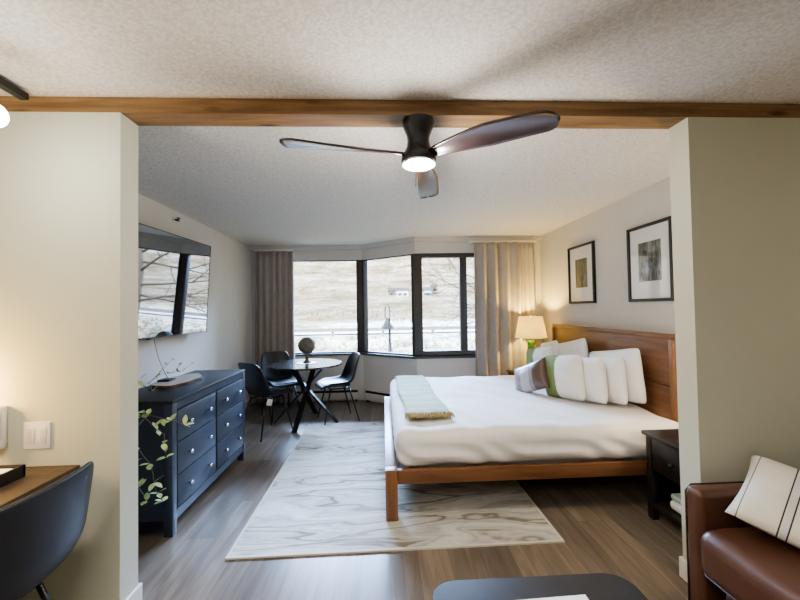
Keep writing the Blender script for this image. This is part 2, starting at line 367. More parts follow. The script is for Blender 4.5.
def softbox(bm, c, h, r, n=10, fn=None):
    """rounded box centred c, half extents h, radius r, fn(v_local)->offset vector"""
    def coords(hh):
        rr = min(r, hh * .98)
        e = [-hh, -hh + rr * .35, -hh + rr * .7, -hh + rr]
        inner = hh - rr; k = max(1, n)
        mid = [-inner + 2 * inner * i / k for i in range(1, k)] if inner > 1e-4 else []
        return e + mid + [-q for q in e[::-1]]
    cs = [coords(q) for q in h]
    cache = {}
    def vert(p):
        key = tuple(round(q, 5) for q in p)
        if key in cache: return cache[key]
        v = Vector(p); inn = Vector([max(-(h[i] - min(r, h[i] * .98)), min(h[i] - min(r, h[i] * .98), v[i])) for i in range(3)])
        d = v - inn; o = inn + d.normalized() * r if d.length > 1e-6 else v
        if r > min(h): o = Vector([max(-h[i], min(h[i], o[i])) for i in range(3)])
        if fn: o = o + fn(o)
        cache[key] = bm.verts.new(Vector(c) + o); return cache[key]
    for ax in range(3):
        u, w = (ax + 1) % 3, (ax + 2) % 3
        for s in (-1, 1):
            for i in range(len(cs[u]) - 1):
                for j in range(len(cs[w]) - 1):
                    q = []
                    for a, b_ in ((i, j), (i + 1, j), (i + 1, j + 1), (i, j + 1)):
                        p = [0, 0, 0]; p[ax] = s * h[ax]; p[u] = cs[u][a]; p[w] = cs[w][b_]; q.append(vert(p))
                    if s < 0: q = q[::-1]
                    if len(set(q)) == 4:
                        try: bm.faces.new(q)
                        except ValueError: pass

def obj(name, bm, mat, parent=None, smooth=False, loc=None):
    bmesh.ops.remove_doubles(bm, verts=bm.verts, dist=1e-5)
    bmesh.ops.recalc_face_normals(bm, faces=bm.faces)
    me = bpy.data.meshes.new(name); bm.to_mesh(me); bm.free()
    o = bpy.data.objects.new(name, me); COL.objects.link(o)
    for mm in (mat if isinstance(mat, (list, tuple)) else [mat]): me.materials.append(mm)
    if smooth:
        for p in me.polygons: p.use_smooth = True
        if smooth == 'auto':
            me.set_sharp_from_angle(angle=D(35))
    if parent: o.parent = parent
    if loc: o.location = loc
    return o

def B(): return bmesh.new()
def tag(o, label=None, cat=None, group=None, kind=None):
    if label: o['label'] = label
    if cat: o['category'] = cat
    if group: o['group'] = group
    if kind: o['kind'] = kind
    return o
def thing(name, label, cat, loc=(0, 0, 0), rotz=0, group=None):
    o = bpy.data.objects.new(name, None); COL.objects.link(o); o.empty_display_size = .1
    o.location = loc; o.rotation_euler = (0, 0, rotz)
    return tag(o, label, cat, group)
def box(name, mat, parent, *a, **k):
    bm = B(); bxx(bm, *a, **k); return obj(name, bm, mat, parent, smooth='auto' if k.get('bev') else False)
def dup(root, loc=None, rotz=None, label=None):
    def cp(o, par):
        c = o.copy(); COL.objects.link(c); c.parent = par
        for ch in [q for q in bpy.data.objects if q.parent == o]: cp(ch, c)
        return c
    r = cp(root, None)
    if loc: r.location = loc
    if rotz is not None: r.rotation_euler = (0, 0, rotz)
    if label: r['label'] = label
    return r
def struct(name, bm, mat, label, cat, smooth=False):
    return tag(obj(name, bm, mat, None, smooth), label, cat, kind='structure')

# ------------------------------------------------------------------ room shell
XL, XR, H = -2.05, 2.29, 2.44
YB, YB2, ZB = 1.78, 1.907, 2.366       # partition / beam
PXL, PXR = -1.212, 1.546
YR = -2.2                              # wall behind the viewer
K = [(XL, 5.92), (-.32, 5.92), (.47, 5.28), (XR, 5.28)]
def off(path, d):
    out = []
    for i, p in enumerate(path):
        ns = []
        for a, b_ in ((i - 1, i), (i, i + 1)):
            if a >= 0 and b_ < len(path):
                t = (Vector(path[b_]) - Vector(path[a])).normalized(); ns.append(Vector((-t.y, t.x)))
        if len(ns) == 1: n = ns[0] * d
        else:
            n = (ns[0] + ns[1]).normalized(); n = n * d / n.dot(ns[0])
        out.append((p[0] + n.x, p[1] + n.y))
    return out
def ribbon(bm, path, d0, d1, z0, z1):
    a = off(path, d0); b_ = off(path, d1)
    for i in range(len(path) - 1): prism(bm, [a[i], a[i + 1], b_[i + 1], b_[i]], z0, z1)

bm = B(); bxx(bm, XL - .15, XR + .15, YR - .15, 6.1, -.12, 0)
struct('floor', bm, M['floor'], 'grey-brown wood plank floor running towards the windows', 'floor')
bm = B(); bxx(bm, XL - .15, XR + .15, YR - .15, 6.1, H, H + .12)
struct('ceiling', bm, M['ceil'], 'off-white popcorn textured ceiling', 'ceiling')
bm = B(); bxx(bm, XL - .15, XL, YR, 6.07, 0, H)
struct('wall_left', bm, M['wall2'], 'pale left wall carrying the television', 'wall')
bm = B(); bxx(bm, XR, XR + .15, YR, 5.43, 0, H)
struct('wall_right', bm, M['wall2'], 'pale right wall behind the bed headboard', 'wall')
bm = B(); bxx(bm, XL - .15, XR + .15, YR - .15, YR, 0, H)
struct('wall_rear', bm, M['wall'], 'plain painted wall behind the viewer', 'wall')
bm = B(); bxx(bm, XL, PXL, YB, YB2, 0, ZB)
struct('wall_front_left', bm, M['wall'], 'cream partition wall left of the opening with light switch', 'wall')
bm = B(); bxx(bm, PXR, XR, YB, YB2, 0, ZB)
struct('wall_front_right', bm, M['wall'], 'grey-green partition wall right of the opening behind the sofa', 'wall')
# window wall: sill wall, lintel and solid ends in one shell
bm = B()
ZS, ZT = .745, 2.215
ribbon(bm, K, 0, .14, 0, ZS); ribbon(bm, K, 0, .14, ZT, H)
bxx(bm, XL, -1.62, 5.92, 6.06, ZS, ZT); bxx(bm, 1.72, XR, 5.28, 5.42, ZS, ZT)
struct('wall_back', bm, M['wall2'], 'bay window wall with low sill wall below the glass', 'wall')
bm = B(); bxx(bm, XL, XR, YB, YB2, ZB, H - .002)
o = struct('trim_1', bm, M['beam'], 'knotty honey pine beam crossing the ceiling above the opening', 'beam')
bm = B(); ribbon(bm, [(XL + .0, 5.92), (-.32, 5.92), (.47, 5.28), (XR, 5.28)], -.05, 0, 2.375, 2.44)
struct('trim_2', bm, M['wall2'], 'pale boxed soffit strip above the bay windows', 'trim')
# baseboards
def bboard(name, label, parts):
    bm = B()
    for a in parts: bxx(bm, *a, bev=.004, seg=1)
    struct(name, bm, M['trimw'], label, 'baseboard')
bboard('baseboard_left', 'white baseboard around the left partition end', [(XL, PXL, YB - .014, YB, 0, .105), (PXL, PXL + .014, YB - .014, YB2 + .014, 0, .105), (XL, PXL, YB2, YB2 + .014, 0, .105), (XL, XL + .014, YB2 + .014, 5.92, 0, .105)])
bboard('baseboard_right', 'white baseboard around the right partition end', [(PXR, XR, YB - .014, YB, 0, .105), (PXR - .014, PXR, YB - .014, YB2 + .014, 0, .105), (PXR, XR, YB2, YB2 + .014, 0, .105), (XR - .014, XR, YB2 + .014, 5.28, 0, .105)])

# windows: frame set in the middle of the wall thickness
def win(name, label, a, b_, rails):
    """a, b_: plan end points of window; rails list of (s0,s1,z0,z1,depth,partname) along the run"""
    a = Vector(a); b_ = Vector(b_); d = b_ - a; Ln = d.length
    r = bpy.data.objects.new(name, None); COL.objects.link(r); r.location = (a.x, a.y, 0); r.rotation_euler = (0, 0, math.atan2(d.y, d.x))
    tag(r, label, 'window', kind='structure')
    for s0, s1, z0, z1, dp, nm in rails:
        if nm == 'pane': box('pane', M['glass'], r, s0, s1, .06, .066, z0, z1)
        elif nm == 'hinge': box('hinge', M['white'], r, s0, s1, .008, .02, z0, z1, bev=.002)
        else: box(nm, M['frame'], r, s0, s1, .02, .02 + dp, z0, z1, bev=.004)
    return r
w1 = win('window_1', 'fixed left window pane beside the left curtain', (-1.62, 5.92), (-.365, 5.92),
    [(0, 1.255, ZT - .012, ZT, .09, 'frame'), (0, 1.255, ZS, ZS + .02, .09, 'frame'), (0, .03, ZS + .02, ZT - .012, .09, 'frame'),
     (1.205, 1.30, ZS + .0, ZT, .09, 'mullion'), (.03, 1.215, ZS + .02, ZT - .012, 0, 'pane')])
dv = (Vector(K[2]) - Vector(K[1])).normalized()
a_ = Vector(K[1]); b_ = Vector(K[2]) - dv * .04; LL = (b_ - a_).length
w2 = win('window_2', 'angled middle window pane of the bay', a_, b_,
    [(0, LL, ZT - .012, ZT, .09, 'frame'), (0, LL, ZS, ZS + .025, .09, 'frame'), (0, .022, ZS + .0, ZT, .09, 'mullion'),
     (LL - .05, LL, ZS + .025, ZT - .012, .09, 'mullion'), (.022, LL - .05, ZS + .025, ZT - .012, 0, 'pane')])
w3 = win('window_3', 'right casement window with heavy dark frame beside the right curtain', (.45, 5.28), (1.72, 5.28),
    [(0, 1.27, ZT - .06, ZT, .09, 'frame'), (0, 1.27, ZS, ZS + .075, .09, 'frame'), (0, .12, ZS + .075, ZT - .06, .09, 'mullion'),
     (.665, .765, ZS + .075, ZT - .06, .09, 'mullion'), (1.22, 1.27, ZS + .075, ZT - .06, .09, 'mullion'),
     (.12, .665, ZS + .075, ZT - .06, 0, 'pane'), (.765, 1.22, ZS + .075, ZT - .06, 0, 'pane'),
     (.125, .15, ZT - .085, ZT - .062, 0, 'hinge'), (.635, .66, ZT - .085, ZT - .062, 0, 'hinge')])
bm = B(); ribbon(bm, [(-1.62, 5.92), (-.32, 5.92), (.47, 5.28), (1.72, 5.28)], -.035, .02, ZS - .03, ZS)
struct('trim_3', bm, M['frame'], 'dark window stool running under the bay windows', 'sill')

bm = B(); prism(bm, [(-.362, 5.941), (-.32, 5.941), (-.295, 5.918), (-.262, 5.965), (-.29, 6.02), (-.362, 6.03)], ZS, ZT)
struct('trim_5', bm, M['frame'], 'dark corner post between the left and middle windows', 'window post')
# baseboard heaters
def heater(label, a, b_):
    a = Vector(a); b_ = Vector(b_); d = b_ - a; Ln = d.length
    r = thing('baseboard_heater', label, 'heater', (a.x, a.y, 0), math.atan2(d.y, d.x), 'heaters under the bay windows')
    bm = B(); bxx(bm, 0, Ln, -.075, -.002, .03, .14, bev=.006); bxx(bm, 0, Ln, -.035, -.002, .14, .175); bxx(bm, 0, Ln, -.07, -.002, .175, .19, bev=.004)
    obj('casing', bm, M['heater'], r, smooth='auto')
    box('heating_slot', M['dark'], r, .01, Ln - .01, -.068, -.036, .1405, .174)
    for s in (.02, Ln - .05): box('foot', M['dark'], r, s, s + .03, -.06, -.01, 0, .03)
heater('long cream baseboard heater on the wall behind the round table', (-1.95, 5.92), (-.40, 5.92))
heater('cream baseboard heater on the angled wall under the middle window', (-.25, 5.863), (.42, 5.32))

# ------------------------------------------------------------------ curtains
def curtain(name, label, x0, x1, yc, z0, z1, folds, amp, mat, flare=0, seed=0):
    rnd = random.Random(seed)
    ph = [rnd.uniform(-.5, .5) for _ in range(folds * 3 + 4)]
    am = [rnd.uniform(.55, 1.2) for _ in range(folds * 3 + 4)]
    def fold(s):
        t = s * folds; i = int(t); f = t - i; w = f * f * (3 - 2 * f)
        p = ph[i] * (1 - w) + ph[i + 1] * w; a = am[i] * (1 - w) + am[i + 1] * w
        return a * math.sin(2 * PI * t + p) + .25 * math.sin(4 * PI * t + 2 * p)
    bm = B(); nu, nv = folds * 12, 24; rows = []
    for j in range(nv + 1):
        v = j / nv; z = z1 + (z0 - z1) * v; row = []
        for i in range(nu + 1):
            s = i / nu
            k = .7 + .3 * min(1, v * 2.2)
            x = x0 + (x1 - x0) * s + flare * v * (s - .5) + .012 * noise.noise(Vector((s * 9, v * 3, seed)))
            y = yc + amp * k * fold(s) + .012 * noise.noise(Vector((s * 5, v * 4, seed + 3)))
            row.append(bm.verts.new((x, y, z)))
        rows.append(row)
    for a, b_ in zip(rows, rows[1:]):
        for i in range(nu): bm.faces.new((a[i], a[i + 1], b_[i + 1], b_[i]))
    o = obj(name, bm, mat, None, smooth=True)
    md = o.modifiers.new('thick', 'SOLIDIFY'); md.thickness = .004
    return tag(o, label, 'curtain')
curtain('curtain', 'grey-beige floor-length curtain left of the windows behind the round table', -1.93, -1.36, 5.765, .03, 2.335, 6, .036, M['curt'], .02, 1)
curtain('curtain', 'wide taupe curtain drawn at the right edge of the bay windows', 1.285, 1.93, 5.155, .03, 2.335, 4, .045, M['curt'], .03, 4)
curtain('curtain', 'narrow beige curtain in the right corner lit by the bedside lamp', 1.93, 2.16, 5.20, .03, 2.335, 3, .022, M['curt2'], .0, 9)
def track(label, x0, x1, y):
    r = thing('curtain_track', label, 'curtain track', ((x0 + x1) / 2, y, 2.345), 0, 'curtain tracks')
    hw = (x1 - x0) / 2
    box('rail', M['trimw'], r, -hw, hw, -.012, .012, 0, .022, bev=.003)
    for s in (-hw + .03, hw - .06): box('bracket', M['trimw'], r, s, s + .03, .012, .08 if y > 5.3 else .075, -.002, .02)
track('white curtain track above the left curtain', -1.95, -1.37, 5.765)
track('white curtain track above the right curtains', 1.22, 2.2, 5.175)

# ------------------------------------------------------------------ ceiling fan
fx, fy = .192, 1.8435
fan = thing('ceiling_fan', 'black three-blade ceiling fan with round lit diffuser under the beam', 'ceiling fan', (fx, fy, ZB))
bm = B(); lathe(bm, [(.078, 0), (.078, -.02), (.074, -.035), (.058, -.075), (.055, -.10), (.060, -.13), (.075, -.165), (.086, -.18), (.088, -.205), (.085, -.212)], 40)
obj('motor_housing', bm, M['black'], fan, smooth='auto')
bm = B(); lathe(bm, [(.0865, -.2125), (.0865, -.222), (.0805, -.222), (.0805, -.2125)], 40, cap=False); obj('light_rim', bm, M['chrome'], fan, smooth='auto')
bm = B(); lathe(bm, [(.080, -.2125), (.080, -.222), (.065, -.229), (.035, -.233), (0, -.234)], 40, cap=True); obj('light_diffuser', bm, M['bulb'], fan, smooth=True)
def blade(ang, mat):
    bm = B(); n, k = 48, 10; rows = []; R0, R1 = .06, .665
    for i in range(n + 1):
        s = i / n; r = R0 + (R1 - R0) * s
        sq = s
        w = .026 + .046 * min(1, max(0, (s - .02) / .5)) ** .9
        if s > .88: w *= max(.03, 1 - ((s - .88) / .12) ** 2.6) ** .5
        tw = D(-20) * (1 - s) ** .8 - D(6)
        row = []
        for j in range(k + 1):
            q = -1 + 2 * j / k; c = .010 * (1 - q * q)
            y = q * w - .012 * math.sin(PI * s); 
            row.append(bm.verts.new((r, y * math.cos(tw) - c * math.sin(tw), y * math.sin(tw) + c * math.cos(tw) - .175 - .012 * s * s)))
        rows.append(row)
    for a, b_ in zip(rows, rows[1:]):
        for j in range(k): bm.faces.new((a[j], a[j + 1], b_[j + 1], b_[j]))
    o = obj('blade', bm, mat, fan, smooth=True); o.rotation_euler = (0, 0, ang)
    md = o.modifiers.new('t', 'SOLIDIFY'); md.thickness = .009
for a in (79, 196, 322): blade(D(a), M['bladedark'])

# track lamp, top left
tl = thing('ceiling_track_light', 'black track light bar with white globe at the top left corner', 'ceiling light', (-1.6, 1.5, H))
bm = B(); beam_between(bm, (.0, .235, -.03), (0, -.35, -.03), .035, .03); obj('track_bar', bm, M['black'], tl)
box('mount', M['black'], tl, -.03, .03, -.1, 0, -.018, 0, bev=.003)
bm = B(); tube(bm, [(.0, .0, -.045), (.1, -.05, -.10), (.16, -.1, -.17), (.195, -.1, -.245)], .008); obj('arm', bm, M['black'], tl, smooth=True)
bm = B(); lathe(bm, [(.045 * math.sin(D(q)), .045 * math.cos(D(q))) for q in range(0, 181, 12)], 24, c=(.195, -.1, -.285)); obj('globe', bm, M['bulb'], tl, smooth=True)

# ------------------------------------------------------------------ television
tv = thing('television', 'large wall-mounted flat television tilted down on the left wall above the dresser', 'television', (-1.955, 3.34, 1.68))
tv.rotation_euler = (0, D(3.2), D(-3.4))
# local: screen faces +x
box('cabinet', M['black'], tv, -.03, .0, -.835, .835, -.47, .47, bev=.004)
box('screen', M['screen'], tv, .0, .002, -.829, .829, -.462, .464)
bm = B()
for a in ((.0, .005, -.835, .835, .464, .47), (.0, .005, -.835, .835, -.47, -.462), (.0, .005, -.835, -.829, -.462, .464), (.0, .005, .829, .835, -.462, .464)): bxx(bm, *a)
obj('bezel', bm, M['black'], tv)
box('sensor', M['black'], tv, -.01, .007, -.10, -.02, -.482, -.47, bev=.002)
box('wall_mount', M['black'], tv, -.078, -.03, -.25, .25, -.2, .2, bev=.004)
sp = thing('fire_sprinkler', 'small sidewall fire sprinkler on the left wall above the television', 'sprinkler', (XL, 3.766, 2.345))
bm = B(); bmesh.ops.create_cone(bm, cap_ends=True, segments=20, radius1=.028, radius2=.024, depth=.008, matrix=Matrix.Translation((.004, 0, 0)) @ Matrix.Rotation(PI / 2, 4, 'Y')); obj('escutcheon', bm, M['trimw'], sp, smooth='auto')
bm = B(); tube(bm, [(.006, 0, 0), (.04, 0, 0)], .009); bxx(bm, .038, .055, -.022, .022, .014, .018); bxx(bm, .04, .044, -.018, .018, -.018, .016); tube(bm, [(.03, -.02, -.02), (.05, .02, .02)], .004); obj('nozzle', bm, M['black'], sp)

# ------------------------------------------------------------------ dresser
DX0, DX1, DY0, DY1, DZ = -1.83, -1.35, 2.458, 3.722, .862
dr = thing('dresser', 'charcoal six-drawer dresser with round silver knobs under the television', 'dresser', ((DX0 + DX1) / 2, (DY0 + DY1) / 2, 0))
hx, hy = (DX1 - DX0) / 2, (DY1 - DY0) / 2
bm = B(); bxx(bm, -hx, hx, -hy, hy, DZ - .022, DZ, bev=.004); obj('top', bm, M['dressertop'], dr, smooth='auto')
bm = B()
fx0 = hx - .03
bxx(bm, -hx + .01, fx0 - .012, -hy + .014, hy - .014, .10, DZ - .023)         # carcass body
for y in (-hy + .004, hy - .059): bxx(bm, fx0 - .03, hx - .004, y, y + .055, 0, DZ - .023, bev=.003)
for y in (-hy + .004, hy - .059): bxx(bm, -hx + .004, -hx + .06, y, y + .055, 0, DZ - .023, bev=.003)
bxx(bm, fx0 - .02, hx - .006, -hy + .06, hy - .06, DZ - .07, DZ - .023)     # top rail
bxx(bm, fx0 - .02, hx - .008, -hy + .06, hy - .06, .085, .145)              # bottom rail
bxx(bm, fx0 - .02, hx - .012, -.012, .012, .145, DZ - .07)
obj('carcass', bm, M['dresser'], dr, smooth='auto')
rows = 3; zb_, zt_ = .15, DZ - .075; hh = (zt_ - zb_) / rows
knobm = None
for c in range(2):
    ya, yb = (-hy + .064, -.015) if c == 0 else (.015, hy - .064)
    for r in range(rows):
        z0 = zb_ + r * hh + .004; z1 = zb_ + (r + 1) * hh - .004
        dw = box('drawer', M['dresser'], dr, fx0 - .012, hx - .001, ya, yb, z0, z1, bev=.005)
        for f in (.24, .76):
            y = ya + (yb - ya) * f; z = (z0 + z1) / 2
            bm = B(); prof = [(.0045, 0), (.0045, .012), (.013, .016), (.0155, .024), (.012, .031), (0, .033)]
            lathe(bm, prof, 16); bmesh.ops.transform(bm, matrix=Matrix.Translation((hx - .001, y, z)) @ Matrix.Rotation(PI / 2, 4, 'Y'), verts=bm.verts)
            obj('knob', bm, M['chrome'], dw, smooth=True)

# wood slab on dresser, black box and cable, vine
sl = thing('wood_slab', 'oval slice of tree trunk with bark edge lying on the dresser', 'wood slab', (-1.655, 3.10, DZ))
def oval(bm, rx, ry, z0, z1, jit, n=48):
    pts = []
    for i in range(n):
        a = 2 * PI * i / n; k = 1 + jit * noise.noise(Vector((math.cos(a) * 2, math.sin(a) * 2, 3.3)))
        pts.append((rx * k * math.cos(a), ry * k * math.sin(a)))
    prism(bm, pts, z0, z1)
bm = B(); oval(bm, .14, .275, 0, .022, .16); obj('bark_edge', bm, M['bark'], sl)
bm = B(); oval(bm, .133, .268, .022, .025, .16); obj('cut_face', bm, M['slab'], sl)
bx_ = box('streaming_box', M['black'], None, -.045, .045, -.05, .05, 0, .014, bev=.003); bx_.location = (-1.72, 3.05, DZ + .0251); tag(bx_, 'small flat black box on the wood slab below the television', 'media box')
bm = B(); tube(bm, [(-1.985, 3.33, 1.222), (-1.975, 3.33, 1.15), (-1.92, 3.28, 1.05), (-1.80, 3.14, .965), (-1.735, 3.085, .91), (-1.72, 3.075, DZ + .041)], .0022, 6)
tag(obj('power_cable', bm, M['black'], None, smooth=True), 'thin dark cable hanging from the television to the dresser', 'cable')

def leaf_into(bm, p, d, up, ln, w):
    d = d.normalized(); s = d.cross(up).normalized(); u = s.cross(d)
    pr = [(0, 0), (.25, .75), (.5, 1), (.75, .7), (1, 0)]
    mid = [bm.verts.new(p + d * ln * t + u * (-.18 * ln * t * t)) for t, _ in pr]
    for sg in (-1, 1):
        side = [mid[0]] + [bm.verts.new(p + d * ln * t + s * sg * w * k + u * (-.18 * ln * t * t + .12 * w)) for t, k in pr[1:-1]] + [mid[-1]]
        for i in range(4):
            q = [mid[i], mid[i + 1], side[i + 1], side[i]]; q2 = []
            for v in q:
                if v not in q2: q2.append(v)
            if len(q2) > 2: bm.faces.new(q2 if sg > 0 else q2[::-1])
def branchy(parent, paths, lsize, nleaf, seed, r=.003):
    rnd = random.Random(seed)
    bs = B(); bl = B()
    for path in paths:
        pts = [Vector(p) for p in path]
        # smooth
        sm = []
        for i in range(len(pts) - 1):
            for t in (0, .33, .66): sm.append(pts[i].lerp(pts[i + 1], t) + Vector((rnd.uniform(-1, 1), rnd.uniform(-1, 1), rnd.uniform(-1, 1))) * .006)
        sm.append(pts[-1])
        tube(bs, sm, [r * (1 - .6 * i / len(sm)) for i in range(len(sm))], 6)
        for k in range(nleaf):
            i = int(len(sm) * (.3 + .7 * (k + .5) / nleaf)) if k < nleaf - 1 else len(sm) - 1
            i = min(i, len(sm) - 1); p = sm[i]
            for _ in range(3):
                d = Vector((rnd.uniform(-1, 1), rnd.uniform(-1, 1), rnd.uniform(-.5, .9)))
                leaf_into(bl, p, d, Vector((rnd.uniform(-.3, .3), rnd.uniform(-.3, .3), 1)), lsize * rnd.uniform(.7, 1.2), lsize * .26)
    obj('stem', bs, M['stem'], parent, smooth=True); obj('foliage', bl, M['leaf'], parent, smooth=True)
vn = thing('decorative_vine', 'thin leafy vine sprig lying along the back of the dresser behind the slab', 'vine', (-1.78, 2.9, DZ))
branchy(vn, [[(0.0, -.15, .01), (-.01, .02, .03), (.0, .18, .07), (0, .34, .05), (-.02, .5, .10)], [(0, .02, .03), (0.01, .2, .12), (0.0, .36, .17)], [(0.0, .3, .06), (0, .5, .04), (.01, .64, .09)]], .03, 3, 3, .0018)

# plant on stand between partition and dresser
ps = thing('plant_stand', 'slim black plant stand mostly hidden behind the left partition', 'plant stand', (-1.62, 2.16, 0))
bm = B(); lathe(bm, [(.13, 0.60), (.13, .62)], 32); obj('stand_top', bm, M['black'], ps, smooth='auto')
for a in (45, 135, 225, 315):
    bm = B(); tube(bm, [(.10 * math.cos(D(a)), .10 * math.sin(D(a)), .60), (.13 * math.cos(D(a)), .13 * math.sin(D(a)), 0)], .008); obj('leg', bm, M['black'], ps, smooth=True)
pp = thing('potted_plant', 'leafy trailing plant with pale green leaves hanging in front of the dresser end', 'plant', (-1.62, 2.16, .62))
bm = B(); lathe(bm, [(.06, 0), (.085, .03), (.092, .10), (.08, .15), (.072, .15), (.08, .10), (.05, .02), (0, .02)], 32); obj('pot', bm, M['pot'], pp, smooth='auto')
branchy(pp, [[(0, 0, .03), (.05, -.01, .25), (.18, -.02, .30), (.30, -.02, .22), (.38, .0, .12), (.40, .0, .0)],
             [(.01, 0, .03), (.08, 0, .22), (.22, .03, .24), (.36, .04, .20), (.48, .04, .16)],
             [(0, .01, .03), (.10, 0, .18), (.24, -.04, .12), (.34, -.05, -.02), (.37, -.05, -.16), (.41, -.05, -.22)],
             [(.01, 0, .02), (.12, -.05, .16), (.24, -.08, .04), (.28, -.08, -.10), (.34, -.08, -.20)],
             [(0, 0, .03), (-.02, .04, .22), (.0, .06, .40), (.22, .04, .42), (.30, .03, .36)]], .056, 6, 11, .0042)

# ------------------------------------------------------------------ chairs
TUB = [(.235, .425, .36), (.2, .45, .42), (.1, .455, .46), (-.05, .445, .48), (-.17, .45, .49), (-.245, .49, .49), (-.275, .57, .48), (-.288, .66, .465), (-.297, .76, .45), (-.302, .815, .42), (-.304, .85, .36)]
def shell_mesh(bm, wscale=1.0, alt=None):
    prof = [(.235, .425, .36), (.215, .452, .40), (.14, .462, .43), (.03, .452, .45), (-.08, .446, .455), (-.165, .465, .455), (-.215, .525, .45), (-.24, .61, .44), (-.262, .70, .425), (-.282, .785, .40), (-.293, .83, .34), (-.297, .852, .24)]
    prof = alt or prof
    n = 12; rows = []
    for k, (y, z, w) in enumerate(prof):
        w *= wscale
        a = prof[max(0, k - 1)]; c = prof[min(len(prof) - 1, k + 1)]
        t = Vector((0, c[0] - a[0], c[1] - a[1])).normalized(); nn = Vector((0, t.z, -t.y))
        if nn.dot(Vector((0, 1, .6))) < 0: nn = -nn
        cup = .035 + .045 * math.exp(-((k - 6) / 2.6) ** 2)
        if k < 2: cup = .01
        if k > 9: cup *= .6
        row = []
        for i in range(n + 1):
            q = -1 + 2 * i / n
            p = Vector((q * w / 2, y, z)) + nn * cup * abs(q) ** 2.4
            row.append(bm.verts.new(p))
        rows.append(row)
    for a, b_ in zip(rows, rows[1:]):
        for i in range(n): bm.faces.new((a[i], a[i + 1], b_[i + 1], b_[i]))
def make_chair(name, label, group=None, alt=None):
    r = thing(name, label, 'chair', (0, 0, 0), 0, group)
    bm = B(); shell_mesh(bm, 1.0, alt); o = obj('seat_shell', bm, M['leatherblk'], r, smooth=True)
    s = o.modifiers.new('s', 'SOLIDIFY'); s.thickness = .022; s.offset = -1
    s = o.modifiers.new('b', 'SUBSURF'); s.levels = 1; s.render_levels = 2
    bm = B(); softbox(bm, (0, .04, .466), (.19, .165, .016), .014, 6, lambda v: Vector((0, 0, .008 * abs(v.x / .19) ** 2))); obj('seat_pad', bm, M['leatherblk'], r, smooth=True)
    bm = B(); tube(bm, [(-.14, .12, .428), (.14, .12, .428)], .009); tube(bm, [(-.14, -.12, .418), (.14, -.12, .418)], .009)
    tube(bm, [(-.12, .12, .425), (-.12, -.12, .42)], .009); tube(bm, [(.12, .12, .425), (.12, -.12, .42)], .009); obj('under_frame', bm, M['black'], r, smooth=True)
    for sx in (-1, 1):
        for ya, yb in ((.12, .215), (-.12, -.235)):
            bm = B(); tube(bm, [(sx * .13, ya, .43), (sx * .195, yb, 0)], [.0115, .008], 10); obj('leg', bm, M['black'], r, smooth=True)
    return r
ch = make_chair('dining_chair', 'black shell dining chair left of the round table with white tag, back to viewer', 'dining chairs at the round table')
ch.location = (-1.37, 4.46, 0); ch.rotation_euler = (0, 0, D(-35))
dup(ch, (-1.39, 5.14, 0), D(-146), 'black shell dining chair behind the round table in front of the left curtain')
dup(ch, (-.61, 4.92, 0), D(112), 'black shell dining chair on the right side of the round table under the window')
bm = B(); bxx(bm, -.028, .028, -.001, .001, -.075, 0, bev=.0005, seg=1); o = obj('tag', bm, M['paper'], ch); o.location = (.185, -.10, .435); o.rotation_euler = (D(8), D(14), D(50)); o['label'] = 'white hang tag'
dc = make_chair('desk_chair', 'black shell chair at the wooden desk in the lower left corner', alt=TUB)
dc.location = (-1.485, 1.385, 0); dc.rotation_euler = (0, 0, D(90)); dc.scale = (1.13, 1, .98)

# ------------------------------------------------------------------ round table
tb = thing('dining_table', 'round dark pedestal-style table with crossed spider legs by the windows', 'table', (-1.0, 4.84, 0))
bm = B(); lathe(bm, [(0, .725), (.45, .725), (.462, .732), (.465, .742), (.462, .75), (0, .75)], 64, cap=False); obj('tabletop', bm, M['tablelamin'], tb, smooth='auto')
hub = (0, 0, .43)
for a in (-8, 78, 172, 258):
    ca, sa = math.cos(D(a)), math.sin(D(a)); ox, oy = -sa * .028, ca * .028
    bm = B(); beam_between(bm, (.40 * ca + ox, .40 * sa + oy, 0.0), (-.27 * ca + ox, -.27 * sa + oy, .724), .062, .036)
    for v in bm.verts:
        if v.co.z < .08: v.co.z = 0.0
        if v.co.z > .66: v.co.z = .7245
    obj('leg', bm, M['black'], tb)
bm = B(); lathe(bm, [(.06, .40), (.06, .46)], 24); obj('hub', bm, M['black'], tb, smooth='auto')
pm = thing('round_placemat', 'round dark placemat at the centre of the round table', 'placemat', (-.98, 4.84, .7501))
bm = B(); lathe(bm, [(.13, 0), (.13, .006)], 40); obj('mat_disc', bm, M['leatherblk'], pm, smooth='auto')
bl = thing('ball_sculpture', 'mottled grey-brown ball on a short pedestal standing on the round table', 'ball ornament', (-.98, 4.84, .7562))
bm = B(); lathe(bm, [(.05, 0), (.052, .01), (.03, .022), (.02, .04), (.022, .09), (.036, .11), (.03, .13), (0, .13)], 28); obj('pedestal', bm, M['ball'], bl, smooth=True)
bm = B(); bmesh.ops.create_icosphere(bm, subdivisions=4, radius=.108, matrix=Matrix.Translation((0, 0, .222)))
for v in bm.verts: v.co += (v.co - Vector((0, 0, .222))).normalized() * .008 * noise.noise(v.co * 30)
obj('ball', bm, M['ball'], bl, smooth=True)

# ------------------------------------------------------------------ rug
rg = thing('area_rug', 'cream and grey marbled area rug under the foot of the bed', 'rug', (.065, 3.48, 0), D(.4))
bm = B(); bxx(bm, -.985, .985, -1.24, 1.24, .0005, .009); obj('pile', bm, M['rug'], rg)
bm = B()
for a in ((-1.0, -.985, -1.255, 1.255), (.985, 1.0, -1.255, 1.255), (-.985, .985, -1.255, -1.24), (-.985, .985, 1.24, 1.255)): bxx(bm, *a, .0005, .0105)
obj('bound_edge', bm, M['rugedge'], rg)

